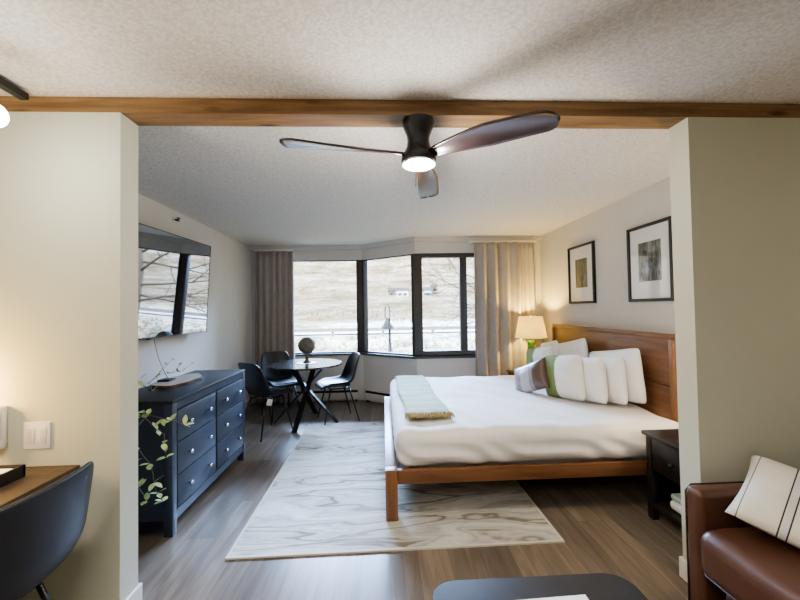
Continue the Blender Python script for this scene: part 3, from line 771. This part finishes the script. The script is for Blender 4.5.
# ------------------------------------------------------------------ bed
BX0, BX1, BY0, BY1 = 0.0, 2.17, 2.515, 4.64
bed = thing('bed', 'wide honey-brown wooden platform bed with tall plank headboard', 'bed', (BX0, BY0, 0))
W_ = BY1 - BY0; Lb = BX1 - BX0
RZ0, RZ1 = .245, .345
ft = .009
for y in (0, W_ - .08): box('leg', M['bedwoodz'], bed, 0, .082, y, y + .08, ft + .002, RZ1, bev=.005)
box('leg', M['bedwoodz'], bed, 1.3, 1.36, W_ / 2 - .03, W_ / 2 + .03, .0, RZ0 + .004, bev=.004)
box('side_rail', M['bedwood'], bed, .083, Lb, .012, .05, RZ0, RZ1 - .005, bev=.006)
box('side_rail', M['bedwood'], bed, .083, Lb, W_ - .05, W_ - .012, RZ0, RZ1 - .005, bev=.006)
box('foot_rail', M['bedwoody'], bed, .002, .080, .081, W_ - .081, RZ0, RZ1 + .0, bev=.006)
box('slat_base', M['bedwoody'], bed, .083, Lb, .055, W_ - .055, RZ0 + .005, RZ0 + .04)
hb = obj('headboard', (lambda bm: (bxx(bm, Lb, Lb + .03, .22, W_ + .0, .30, .80, bev=.004), bxx(bm, Lb, Lb + .03, .22, W_ + .0, .804, 1.16, bev=.004), bxx(bm, Lb - .006, Lb + .04, .17, W_ + .05, 1.16, 1.202, bev=.006), bm)[-1])(B()), M['bedwoody'], bed, smooth='auto')
for y in (.17, W_ + .0): box('headboard_post', M['bedwoodz'], hb, Lb - .015, Lb + .04, y, y + .05, 0, 1.16, bev=.004)
# mattress + duvet
mt = thing('mattress', 'thick white mattress resting on the wooden bed frame', 'mattress', (0, 0, 0))
bm = B(); softbox(bm, (1.125, 3.575, .40), (1.0, .95, .105), .05, 8); obj('mattress_body', bm, M['linen'], mt, smooth=True)
def duvet(v):
    p = Vector((v.x * 2.2, v.y * 2.2, v.z * 2)); d = Vector((0, 0, 0))
    # hanging wrinkles on the near and foot sides, soft undulation on top
    side = max(0, min(1, (.10 - v.z) / .15))
    if v.y < -.9: d.y += side * (.010 * math.sin(v.x * 17 + v.z * 45 + 5 * noise.noise(p)) + .012 * noise.noise(p * 2))
    if v.x < -.95: d.x += side * (.004 * math.sin(v.y * 24 + v.z * 12 + 3 * noise.noise(p)))
    if v.z > .05: d.z += .014 * noise.noise(p) + .006 * noise.noise(p * 3) + .004 * math.sin((v.x + v.y * .7) * 14 + 4 * noise.noise(p))
    return d
bm = B(); softbox(bm, (1.118, 3.572, .462), (1.045, 1.035, .124), .085, 60, duvet)
bmesh.ops.delete(bm, geom=[f for f in bm.faces if f.calc_center_median().z < .362 and abs(f.calc_center_median().y - 3.575) < .93 and abs(f.calc_center_median().x - 1.105) < .95], context='FACES')
o = tag(obj('comforter', bm, M['linen'], None, smooth=True), 'plain white comforter covering the whole bed', 'comforter')

# throw blanket
def zt(x, y): return .586
tw = thing('throw_blanket', 'pale green woven throw with straw-coloured fringe across the foot of the bed', 'blanket', (.335, 3.62, .592))
bm = B(); rows = []
nx, ny = 16, 44
for j in range(ny + 1):
    t = j / ny; y = -.78 + 1.78 * t; row = []
    yw = 3.62 + y
    for i in range(nx + 1):
        s = i / nx
        w0 = .17
        x = -w0 + 2 * w0 * s - .035 * t + .012 * math.sin(t * 9 + s)
        z = .012 + .010 * noise.noise(Vector((x * 7, y * 5, 1))) + .006 * noise.noise(Vector((x * 16, y * 12, 2)))
        z += .02 * math.exp(-((t - .45) / .02) ** 2) * max(0, s - .4)
        if yw > 4.52:
            e = yw - 4.52; z -= e * e * 3.2
        xw = .335 + x
        if xw < .14: z -= ((.14 - xw) ** 2) * 5
        row.append(bm.verts.new((x, y, z)))
    rows.append(row)
for a, b_ in zip(rows, rows[1:]):
    for i in range(nx): bm.faces.new((a[i], a[i + 1], b_[i + 1], b_[i]))
o = obj('cloth', bm, M['throw'], tw, smooth=True); md = o.modifiers.new('t', 'SOLIDIFY'); md.thickness = .012; md.offset = 1
bm = B(); rnd = random.Random(5)
for i in range(120):
    s = rnd.random(); x = -.175 + .35 * s; y0 = -.77; ln = rnd.uniform(.05, .085)
    p0 = Vector((x, y0 + .02, .024 + rnd.uniform(0, .02))); p2 = Vector((x + rnd.uniform(-.02, .02), y0 - ln, .014 + rnd.uniform(0, .022)))
    tube(bm, [p0, (p0 + p2) / 2 + Vector((0, 0, .014)), p2], [.004, .006, .004], 5)
o = obj('fringe', bm, M['fringe'], tw, smooth=True); o['kind'] = 'stuff'; o['label'] = 'straw-coloured fringe'

# pillows. local: width X, height Z, thickness Y; base at z=0
def pillow_bm(w, h, t, seed=0, pinch=.035, n=22):
    bm = B(); V = {}
    for sg in (-1, 1):
        for i in range(n + 1):
            for j in range(n + 1):
                u = -1 + 2 * i / n; v = -1 + 2 * j / n
                edge = i in (0, n) or j in (0, n)
                if edge and (0, i, j) in V: V[(sg, i, j)] = V[(0, i, j)]; continue
                cr_ = 1 - (.055 if pinch < .05 else .01) * (u * v) ** 8; x = u * w / 2 * (1 - pinch * (1 - v * v)) * cr_; z = v * h / 2 * (1 - pinch * (1 - u * u)) * cr_
                th = t / 2 * (max(0, (1 - abs(u) ** 3.0)) * max(0, (1 - abs(v) ** 3.0))) ** .55
                th += .016 * noise.noise(Vector((u * 2.5, v * 2.5, seed + sg))) * (1 - max(abs(u), abs(v)))
                vt = bm.verts.new((x, sg * th, z + h / 2 * (1 - pinch * .3)))
                V[(sg, i, j)] = vt
                if edge: V[(0, i, j)] = vt
        for i in range(n):
            for j in range(n):
                q = [V[(sg, i, j)], V[(sg, i + 1, j)], V[(sg, i + 1, j + 1)], V[(sg, i, j + 1)]]
                if len(set(q)) == 4: bm.faces.new(q if sg < 0 else q[::-1])
    return bm
def pillow(name, label, w, h, t, loc, rotz, lean, mat, group=None, roll=0, seed=0, cat='pillow'):
    o = obj(name, pillow_bm(w, h, t, seed, .075 if cat == 'cushion' else .035), mat, None, smooth=True)
    o.location = loc; o.rotation_mode = 'ZXY'
    o.rotation_euler = (lean, roll, rotz)
    return tag(o, label, cat, group)
zb2 = .588
# facing -x: local -Y -> world -X means rotz = -90deg
F_ = -PI / 2
g = 'pillows against the headboard'
pillow('pillow', 'large white sham pillow nearest the viewer, resting on the headboard', .76, .45, .13, (2.05, 3.20, zb2), F_, D(-9), M['linenw'], g, 0, 1)
pillow('pillow', 'large white sham pillow leaning on the middle of the headboard', .66, .47, .14, (2.04, 3.92, zb2), F_, D(-11), M['linenw'], g, D(1), 2)
pillow('pillow', 'white sham pillow at the window end of the headboard', .46, .42, .14, (2.03, 4.38, zb2), F_, D(-11), M['linenw'], g, D(-2), 3)
pillow('pillow', 'second white pillow stacked in front of the sham nearest the viewer', .46, .40, .14, (1.93, 3.14, zb2), F_ + D(5), D(-8), M['linenw'], g, D(1), 4)
pillow('pillow', 'white square pillow between the green-banded pillow and the nearest white pillow', .46, .39, .16, (1.79, 3.19, zb2), F_ + D(6), D(-8), M['linenw'], g, 0, 5)
pillow('throw_pillow', 'white pillow with olive green side band at the front of the pile', .48, .40, .16, (1.635, 3.31, zb2), F_ + D(16), D(-8), M['greenband'], 'green-banded pillows', 0, 6)
pillow('throw_pillow', 'white pillow with green band farthest from the viewer near the lamp', .44, .40, .15, (1.72, 4.0, zb2), F_ + D(14), D(-10), M['greenband'], 'green-banded pillows', 0, 7)
pillow('lumbar_cushion', 'silver and brown striped satin cushion lying in front of the pillows', .47, .30, .13, (1.43, 3.56, zb2 + .008), F_ + D(18), D(-26), M['silver'], None, D(6), 8, 'cushion')

# ------------------------------------------------------------------ nightstands and lamps
def nightstand(label, loc, w, d, h):
    r = thing('nightstand', label, 'nightstand', loc, 0, 'black nightstands')
    # front faces -x ; local x 0..d (depth), y 0..w
    box('top', M['blackwood'], r, -.02, d, -.015, w + .015, h - .025, h, bev=.003)
    for x in (0, d - .045):
        for y in (0, w - .045): box('leg', M['blackwood'], r, x, x + .045, y, y + .045, 0, h - .026, bev=.003)
    bm = B(); bxx(bm, .05, d - .05, .01, .025, .10, h - .03); bxx(bm, .05, d - .05, w - .025, w - .01, .10, h - .03); bxx(bm, d - .03, d - .015, .03, w - .03, .10, h - .03)
    obj('side_panel', bm, M['blackwood'], r)
    box('shelf', M['blackwood'], r, .006, d - .05, .03, w - .03, .085, .115)
    dw = box('drawer', M['blackwood'], r, .002, d - .06, .05, w - .05, h - .24, h - .035, bev=.004)
    bm = B(); lathe(bm, [(.004, 0), (.004, .012), (.014, .018), (.012, .027), (0, .029)], 16)
    bmesh.ops.transform(bm, matrix=Matrix.Translation((.002, w / 2, h - .14)) @ Matrix.Rotation(-PI / 2, 4, 'Y'), verts=bm.verts); obj('knob', bm, M['black'], dw, smooth=True)
    return r
nightstand('black nightstand on the near side of the bed beside the right partition', (1.765, 1.99, 0), .475, .47, .575)
nightstand('black nightstand on the window side of the bed under the green lamp', (1.72, 4.765, 0), .335, .45, .555)
def lamp(label, loc, base, shade, power, col, sr=(.15, .205), sh=.28, bh=.46):
    r = thing('table_lamp', label, 'lamp', loc)
    bm = B(); lathe(bm, [(.065, 0), (.065, .015), (.045, .022)], 28); obj('foot', bm, M['chrome'] if base == M['grnglass'] else M['black'], r, smooth='auto')
    bm = B(); lathe(bm, [(.048, .022), (.05, .04), (.048, .16), (.050, .3), (.050, bh - .06), (.044, bh - .045), (.012, bh - .03), (.012, bh + .02)], 28); obj('lamp_base', bm, base, r, smooth=True)
    bm = B(); lathe(bm, [(sr[1], bh), (sr[0], bh + sh)], 48, cap=False); o = obj('lamp_shade', bm, shade, r, smooth=True); md = o.modifiers.new('t', 'SOLIDIFY'); md.thickness = .003
    bm = B(); tube(bm, [(-sr[0], 0, bh + sh - .004), (sr[0], 0, bh + sh - .004)], .003); tube(bm, [(0, 0, bh), (0, 0, bh + sh + .01)], .004); lathe(bm, [(.004, bh + sh), (.011, bh + sh + .01), (.008, bh + sh + .022), (0, bh + sh + .026)], 12)
    obj('finial', bm, M['chrome'], r, smooth=True)
    bm = B(); lathe(bm, [(0, bh + .06), (.022, bh + .075), (.03, bh + .105), (.02, bh + .13), (.012, bh + .15)], 16); obj('bulb', bm, M['shade2'], r, smooth=True)
    ld = bpy.data.lights.new('lamp_light', 'POINT'); ld.energy = power; ld.color = col; ld.shadow_soft_size = .035
    lo = bpy.data.objects.new('lamp_light', ld); COL.objects.link(lo); lo.location = (loc[0], loc[1], loc[2] + bh + .19)
lamp('lit bedside lamp with green glass base and cream shade in the window corner', (1.975, 4.905, .555), M['grnglass'], M['shade'], 34, (1, .70, .20))
lamp('white-shaded bedside lamp almost hidden behind the right partition', (2.03, 2.20, .575), M['black'], M['shade2'], 13, (1, .78, .48), (.11, .19), .24, .47)
# clock and folded papers on near nightstand
cl = box('alarm_clock', M['black'], None, -.03, .03, -.05, .05, 0, .055, bev=.006); cl.location = (1.86, 2.06, .5751); tag(cl, 'small black clock on the near nightstand', 'clock')
bk = thing('folded_towel', 'folded pale towel on the lower shelf of the near nightstand', 'towel', (1.95, 2.20, .1151))
bm = B(); softbox(bm, (0, 0, .03), (.13, .15, .03), .025, 6); obj('lower_fold', bm, M['paper'], bk, smooth=True)
bm = B(); softbox(bm, (0, 0, .081), (.125, .145, .02), .018, 6); obj('upper_fold', bm, simple('pale_green_towel', (.45, .52, .48), .9), bk, smooth=True)

# ------------------------------------------------------------------ pictures
def picture(label, y0, y1, z0, z1, art, aw, ah):
    r = thing('framed_picture', label, 'picture', (XR, (y0 + y1) / 2, (z0 + z1) / 2), 0, 'framed prints above the bed')
    hy_, hz = (y1 - y0) / 2, (z1 - z0) / 2; f = .024
    bm = B()
    for a in ((-hy_, hy_, hz - f, hz), (-hy_, hy_, -hz, -hz + f), (-hy_, -hy_ + f, -hz + f, hz - f), (hy_ - f, hy_, -hz + f, hz - f)): bxx(bm, -.03, -.001, *a, bev=.002, seg=1)
    obj('frame', bm, M['black'], r)
    box('mat_board', M['mat'], r, -.012, -.008, -hy_ + f, hy_ - f, -hz + f, hz - f)
    box('print', art, r, -.0135, -.0121, -aw / 2, aw / 2, -ah / 2 + .01, ah / 2 + .01)
    box('glazing', M['picglass'], r, -.02, -.018, -hy_ + f, hy_ - f, -hz + f, hz - f)
picture('small-looking framed print of a tree-lined path nearest the windows', 3.885, 4.43, 1.455, 2.125, mat_art('forest_path_print', 3, (.26, .27, .2)), .25, .33)
picture('framed black and white forest print nearest the right partition', 2.80, 3.33, 1.455, 2.12, mat_art('waterfall_forest_print', 8, (.36, .36, .35)), .27, .34)

# ------------------------------------------------------------------ sofa
sf = thing('sofa', 'brown leather sofa with piped arm in the lower right corner', 'sofa', (0, 0, 0))
AY0, AY1, AX0, AX1, AZ = 1.575, 1.66, 1.36, 2.26, .61
def arm(y0, y1):
    bm = B(); softbox(bm, ((AX0 + AX1) / 2, (y0 + y1) / 2, (AZ + .06) / 2), ((AX1 - AX0) / 2, (y1 - y0) / 2, (AZ - .06) / 2), .028, 10, lambda v: Vector((0, .006 * noise.noise(v * 6), .004 * noise.noise(v * 5))))
    o = obj('armrest', bm, M['sofa'], sf, smooth=True)
    bm = B()
    for y in (y1 - .006,):
        tube(bm, [(AX0 + .004, y, .07), (AX0 + .004, y, AZ - .03), (AX0 + .03, y, AZ - .004), (AX1 - .03, y, AZ - .004)], .004, 8)
    obj('piping', bm, M['piping'], o, smooth=True)
arm(AY0, AY1); arm(-.45, -.28)
def puff(v): return Vector((.0, 0, .012 * (1 - (v.x / .34) ** 2))) + Vector((.006 * noise.noise(v * 5), 0, .006 * noise.noise(v * 7)))
for y0, y1 in ((.605, 1.572), (-.277, .6)):
    bm = B(); softbox(bm, (1.65, (y0 + y1) / 2, .365), (.325, (y1 - y0) / 2, .10), .055, 14, puff); c = obj('seat_cushion', bm, M['sofa'], sf, smooth=True)
    bm = B(); xx = 1.65 - .325 + .006
    tube(bm, [(xx + .03, y1 - .012, .285), (xx, y1 - .05, .29), (xx, y0 + .05, .29), (xx + .03, y0 + .012, .285)], .004, 8); obj('piping', bm, M['piping'], c, smooth=True)
    bm = B(); softbox(bm, (2.03, (y0 + y1) / 2, .62), (.09, (y1 - y0) / 2 - .01, .16), .06, 8); obj('back_cushion', bm, M['sofa'], sf, smooth=True)
bm = B(); softbox(bm, (1.72, .59, .165), (.36, .885, .10), .02, 6); obj('base', bm, M['sofa'], sf, smooth=True)
bm = B(); softbox(bm, (2.19, .60, .42), (.07, .88, .36), .03, 6); obj('backrest', bm, M['sofa'], sf, smooth=True)
for x in (1.40, 2.17):
    for y in (-.40, 1.57): box('leg', M['blackwood'], sf, x, x + .05, y, y + .05, 0, .066)
o = pillow('striped_cushion', 'cream cushion with thin dark stripes propped on the brown sofa', .46, .44, .14, (0, 0, 0), 0, 0, M['stripe'], None, 0, 12, 'cushion')
PL = Vector((1.395, 1.495, .57)); e1 = Vector((.56, -.76, -.22)).normalized(); e2 = Vector((.38, .17, .13)); e2 = (e2 - e1 * e2.dot(e1)).normalized(); e3 = e2.cross(e1)
mt4 = Matrix((e1, e3, e2)).transposed().to_4x4(); mt4.translation = PL + e1 * .23
o.rotation_mode = 'QUATERNION'; o.location = mt4.translation; o.rotation_quaternion = mt4.to_quaternion()

# ------------------------------------------------------------------ coffee table
ct = thing('coffee_table', 'low black coffee table with rounded corners at the bottom edge', 'coffee table', (.525, .90, 0))
def rrect(hx_, hy_, r, n=8):
    p = []
    for cx, cy, a0 in ((hx_ - r, hy_ - r, 0), (-hx_ + r, hy_ - r, 90), (-hx_ + r, -hy_ + r, 180), (hx_ - r, -hy_ + r, 270)):
        for i in range(n + 1): a = D(a0 + 90 * i / n); p.append((cx + r * math.cos(a), cy + r * math.sin(a)))
    return p
bm = B(); prism(bm, rrect(.365, .49, .075), .388, .42); bmesh.ops.bevel(bm, geom=[e for e in bm.edges if abs(e.verts[0].co.z - e.verts[1].co.z) < 1e-6], offset=.004, segments=2, affect='EDGES'); obj('tabletop', bm, M['coffee'], ct, smooth='auto')
for x in (-.30, .30):
    for y in (-.42, .42):
        bm = B(); tube(bm, [(x, y, .388), (x * 1.06, y * 1.04, 0)], [.018, .012], 12); obj('leg', bm, M['black'], ct, smooth=True)
mg = thing('magazine', 'white booklet lying on the black coffee table', 'magazine', (.545, 1.15, .4202), D(2))
box('cover', M['paper'], mg, -.145, .145, -.13, .13, .004, .0055)
box('pages', M['white'], mg, -.143, .143, -.128, .128, 0, .004)

# ------------------------------------------------------------------ desk, phone, switch, tray
dk = thing('desk', 'dark brown wooden desk against the left partition wall', 'desk', (0, 0, 0))
box('desktop', M['desk'], dk, XL + .002, -1.385, .85, YB - .002, .712, .742, bev=.003)
for x, y in ((-2.0, .90), (-2.0, 1.70), (-1.66, .90), (-1.66, 1.70)): box('leg', M['blackwood'], dk, x, x + .04, y, y + .04, 0, .711)
box('apron', M['desk'], dk, -1.99, -1.62, 1.745, 1.765, .64, .711)
sw = thing('light_switch', 'square cream double switch plate on the left partition above the desk', 'switch', (-1.572, YB, .88))
box('plate', M['white'], sw, -.058, .058, -.007, 0, -.06, .06, bev=.003)
for x in (-.026, .026):
    k = box('rocker', M['trimw'], sw, x - .017, x + .017, -.0105, -.007, -.034, .034, bev=.0015)
    bm = B()
    for q in range(-3, 4): bxx(bm, x - .010, x + .010, -.0112, -.0105, q * .008 - .0012, q * .008 + .0012)
    obj('marking', bm, M['cable'], k)
ph = thing('telephone', 'white wall telephone handset at the left edge above the desk', 'telephone', (-1.735, YB, .93))
box('wall_base', M['white'], ph, -.05, .035, -.03, 0, -.10, .09, bev=.008)
bm = B(); softbox(bm, (.015, -.05, 0), (.024, .02, .095), .018, 6, lambda v: Vector((0, -.014 * (abs(v.z) / .095) ** 3 * -1, 0))); obj('handset', bm, M['white'], ph, smooth=True)
bm = B(); tube(bm, [(.02, -.03, -.10), (.045, -.05, -.14), (.02, -.10, -.18), (-.02, -.12, -.1865)], .0035); obj('cord', bm, M['white'], ph, smooth=True)
ty = thing('desk_tray', 'small black angled tray holding papers at the left edge of the desk', 'tray', (-1.615, 1.60, .7425))
bm = B(); bxx(bm, -.09, .09, -.07, .07, 0, .008); bxx(bm, .08, .09, -.07, .07, .008, .05); bxx(bm, -.09, .09, .06, .07, .008, .05); bxx(bm, -.09, -.08, -.07, .07, .008, .05); bxx(bm, -.09, .09, -.07, -.06, .008, .03); obj('tray_body', bm, M['black'], ty)
box('paper_stack', M['paper'], ty, -.075, .075, -.055, .055, .009, .04)

# ------------------------------------------------------------------ outdoors
prof = [(6.6, -1.5), (8.5, -1.1), (12, -.35), (14.0, .28), (14.6, .38), (19, .42), (20.5, .6), (30, .9), (55, 1.8), (75, 3.0), (95, 4.7), (130, 12), (170, 24), (230, 46), (330, 80), (420, 100)]
def hz_at(x, y):
    for (a, za), (b_, zb) in zip(prof, prof[1:]):
        if a <= y <= b_: return za + (zb - za) * (y - a) / (b_ - a)
    return prof[0][1] if y < prof[0][0] else prof[-1][1]
bm = B(); rows = []
ys = []
for (a, _), (b_, _) in zip(prof, prof[1:]):
    k = 6 if b_ < 25 else 14
    ys += [a + (b_ - a) * i / k for i in range(k)]
ys.append(prof[-1][0])
for y in ys:
    row = []; wdt = 40 + y * 1.6
    for i in range(81):
        x = -wdt + 2 * wdt * i / 80
        am = 0 if y < 21 else min(1, (y - 21) / 30) * (.4 + y * .012)
        row.append(bm.verts.new((x, y, hz_at(x, y) + am * noise.noise(Vector((x * .03, y * .03, 0))) + (.05 * noise.noise(Vector((x, y, 1))) if y < 14 else 0))))
    rows.append(row)
for a, b_ in zip(rows, rows[1:]):
    for i in range(80): bm.faces.new((a[i], a[i + 1], b_[i + 1], b_[i]))
struct('ground', bm, M['hill'], 'snow-patched sunlit hillside rising beyond the windows', 'hillside', smooth=True)
bm = B(); bxx(bm, -40, 40, 15.4, 18.6, .43, .455)
struct('trim_4', bm, M['road'], 'grey road strip beyond the guardrail outside', 'road')
gr = thing('guardrail', 'grey metal guardrail along the road outside the windows', 'guardrail', (0, 14.9, .38))
bm = B(); bxx(bm, -30, 30, -.03, .03, .18, .32); bxx(bm, -30, 30, -.045, -.03, .27, .32); bxx(bm, -30, 30, -.045, -.03, .18, .22); obj('rail', bm, M['galv'], gr)
for i in range(-7, 8): box('post', M['galv'], gr, i * 2 - .05, i * 2 + .05, .03, .11, 0, .32)
# street lamp
st = thing('street_lamp', 'grey gooseneck barn lamp on a post outside the middle window', 'street lamp', (.13, 9.0, hz_at(0, 9.0)))
z0 = -hz_at(0, 9.0)
bm = B(); tube(bm, [(.03, 0, 0), (.03, 0, z0 + .62)], .045, 12); tube(bm, [(.03, 0, z0 + .62), (.03, 0, z0 + .95)], .028, 12); obj('post', bm, M['stlamp'], st, smooth=True)
bm = B(); pts = [(.03, 0, z0 + .93), (.035, 0, z0 + 1.30)] + [(.035 - .055 + .055 * math.cos(D(a)), 0, z0 + 1.42 + .11 * math.sin(D(a))) for a in range(0, 181, 20)] + [(-.075, 0, z0 + 1.20)]
tube(bm, pts, .013, 8); obj('gooseneck', bm, M['stlamp'], st, smooth=True)
bm = B(); lathe(bm, [(.028, 1.22), (.05, 1.16), (.06, 1.13), (.10, 1.06), (.21, .975), (.23, .955), (.20, .96), (.0, 1.04)], 28, c=(-.02, 0, z0), cap=False); obj('lamp_shade', bm, M['stlamp'], st, smooth='auto')
# houses
def house(label, x, y, w, d, h, mat, dz=0):
    z = hz_at(x, y) - .5 + dz
    r = thing('house', label, 'house', (x, y, z), 0, 'small houses on the hillside')
    box('walls', mat, r, -w / 2, w / 2, -d / 2, d / 2, 0, h)
    bm = B(); e = .3
    v = [bm.verts.new(q) for q in ((-w / 2 - e, -d / 2 - e, h), (w / 2 + e, -d / 2 - e, h), (w / 2 + e, d / 2 + e, h), (-w / 2 - e, d / 2 + e, h), (-w / 2 - e, 0, h + d * .32), (w / 2 + e, 0, h + d * .32))]
    for f in ((0, 1, 5, 4), (2, 3, 4, 5), (0, 4, 3), (1, 2, 5), (0, 3, 2, 1)): bm.faces.new([v[i] for i in f])
    obj('roof', bm, M['roof'], r)
    for i in (-.25, .2): box('window', M['wingl'], r, w * i - .5, w * i + .5, -d / 2 - .05, -d / 2, h * .35, h * .7)
house('pale far house on the hillside seen through the middle window', 4.8, 90, 2.7, 2.6, 1.9, M['housew'], .1)
house('dark far house left of the pale house through the middle window', 2.4, 96, 1.6, 2.6, 1.9, M['housed'], -.2)
house('pale blue far house seen through the right casement window', 10.6, 88, 1.7, 2.6, 2.0, M['houseb'], .1)
house('brown far house higher up through the right casement window', 13.4, 96, 1.1, 2.4, 1.7, M['housed'], .9)
# bare tree at right
rnd = random.Random(21)
tr = thing('bare_tree', 'leafless tree reaching in from the right outside the casement window', 'tree', (4.6, 11, hz_at(0, 11)))
bt = B(); bb = B()
tube(bt, [(0, 0, 0), (-.05, 0, 1.2), (-.1, 0, 2.6), (.05, 0, 4.0)], [.16, .13, .10, .04], 10); obj('trunk', bt, M['tree'], tr, smooth=True)
def grow(p, d, ln, r, dep):
    pts = [p]; q = p.copy(); dd = d.copy()
    for i in range(4):
        dd = (dd + Vector((rnd.uniform(-.25, .25), rnd.uniform(-.25, .25), rnd.uniform(-.12, .14)))).normalized(); q = q + dd * ln / 4; pts.append(q.copy())
    tube(bb, pts, [r * (1 - .15 * i) for i in range(5)], 5)
    if dep:
        for i in (2, 3, 4):
            nd = (dd + Vector((rnd.uniform(-.8, .8), rnd.uniform(-.5, .5), rnd.uniform(-.6, .7)))).normalized(); grow(pts[i], nd, ln * .62, r * .5, dep - 1)
for z_, dx, dz_, ln in ((1.7, -1, .18, 1.7), (2.2, -1, .1, 2.1), (2.6, -1, .35, 2.0), (2.9, -.9, -.05, 1.9), (3.2, -.8, .4, 1.9), (3.4, .7, .6, 1.4), (2.5, .9, .4, 1.5), (1.9, -1, -.12, 1.6)):
    grow(Vector((-.08, 0, z_)), Vector((dx, rnd.uniform(-.3, .3), dz_)).normalized(), ln, .045, 3)
obj('branches', bb, M['tree'], tr, smooth=True)
# roadside brush
bm = B(); rnd = random.Random(4)
for i in range(2600):
    x = rnd.uniform(-14, 14); y = rnd.uniform(8.2, 14.3) if i % 5 else rnd.uniform(20.5, 45)
    x *= (1 if y < 20 else 2)
    z = hz_at(x, y); hgt = rnd.uniform(.06, .22) if y < 20 else rnd.uniform(.15, .5)
    for k in range(3):
        p = Vector((x + rnd.uniform(-.06, .06), y, z - .02)); q = p + Vector((rnd.uniform(-.6, .6) * hgt, rnd.uniform(-.4, .4) * hgt, hgt)); w = .006 + .0007 * y
        s = Vector((w, 0, 0)); bm.faces.new([bm.verts.new(v) for v in (p - s, p + s, q)])
tag(obj('roadside_brush', bm, M['brush'], None), 'dry twiggy brush poking through snow between window and road', 'brush', kind='stuff')

# ------------------------------------------------------------------ lights
w = bpy.data.worlds.new('World'); SC.world = w; w.use_nodes = True; nt = w.node_tree
bg = nt.nodes['Background']; sky = nt.nodes.new('ShaderNodeTexSky'); sky.sky_type = 'NISHITA'; sky.sun_disc = False; sky.sun_elevation = D(38); sky.sun_rotation = D(200)
nt.links.new(sky.outputs[0], bg.inputs[0]); bg.inputs[1].default_value = .6
def light(kind, name, loc, energy, col, size=.3, rot=None, sy=None, **k):
    ld = bpy.data.lights.new(name, kind); ld.energy = energy; ld.color = col
    if kind == 'AREA':
        ld.size = size
        if sy: ld.shape = 'RECTANGLE'; ld.size_y = sy
    elif kind == 'SUN': ld.angle = size
    else: ld.shadow_soft_size = size
    for a, b_ in k.items(): setattr(ld, a, b_)
    o = bpy.data.objects.new(name, ld); COL.objects.link(o); o.location = loc
    if rot: o.rotation_euler = rot
    return o
light('SUN', 'sun', (0, -20, 40), 8.5, (1, .97, .9), D(.6), (D(50), 0, D(-25)))
# portals at the window openings (help sampling daylight)
for nm, c, wdt, rz in (('a', (-.98, 6.08), 1.28, 0), ('b', (.16, 5.70), .98, math.atan2(-.64, .79)), ('c', (1.09, 5.44), 1.28, 0)):
    o = light('AREA', 'window_portal', (c[0], c[1], 1.48), 1, (1, 1, 1), wdt, (-PI / 2, 0, rz), 1.5)
    o.data.cycles.is_portal = True
# unseen blue area lamp added high outside to strengthen daylight through the bay
light('AREA', 'added_sky_fill', (1.0, 22, 9.6), 26000, (.42, .62, 1.0), 18.0, (D(-68), 0, 0), 5)
light('POINT', 'fan_light', (fx, fy, ZB - .30), 26, (1, .93, .84), .08)
light('POINT', 'track_globe_light', (-1.40, 1.38, 2.08), 6, (1, .96, .88), .06)
light('POINT', 'desk_lamp_light', (-1.88, 1.64, 1.10), 11, (1, .62, .18), .06)
light('AREA', 'added_living_fill', (-.7, -.6, 2.40), 40, (1, .95, .86), 1.6, (0, 0, 0), 1.6)  # area lamp without a fixture, added out of view as soft room fill

# ------------------------------------------------------------------ camera
F = Vector((0.04667123, 0.99862822, 0.02373766)); Rr = Vector((0.99879342, -0.04628907, -0.01640193)); U = Vector((-0.01528, 0.02447, 0.99958))
U = Rr.cross(F).normalized()
cam = bpy.data.cameras.new('camera'); cam.sensor_width = 36; cam.lens = 372.457 / 800 * 36; cam.clip_end = 1500; cam.clip_start = .02
co = bpy.data.objects.new('camera', cam); COL.objects.link(co)
m = Matrix((Rr, U, -F)).transposed().to_4x4(); m.translation = (0, 0, 1.426); co.matrix_world = m
SC.camera = co
SC.view_settings.view_transform = 'AgX'; SC.view_settings.look = 'AgX - Medium High Contrast'; SC.view_settings.exposure = 0.75
SC.cycles.max_bounces = 8; SC.cycles.diffuse_bounces = 5; SC.cycles.use_denoising = True; SC.cycles.sample_clamp_indirect = 6
SC.cycles.caustics_reflective = False; SC.cycles.caustics_refractive = False
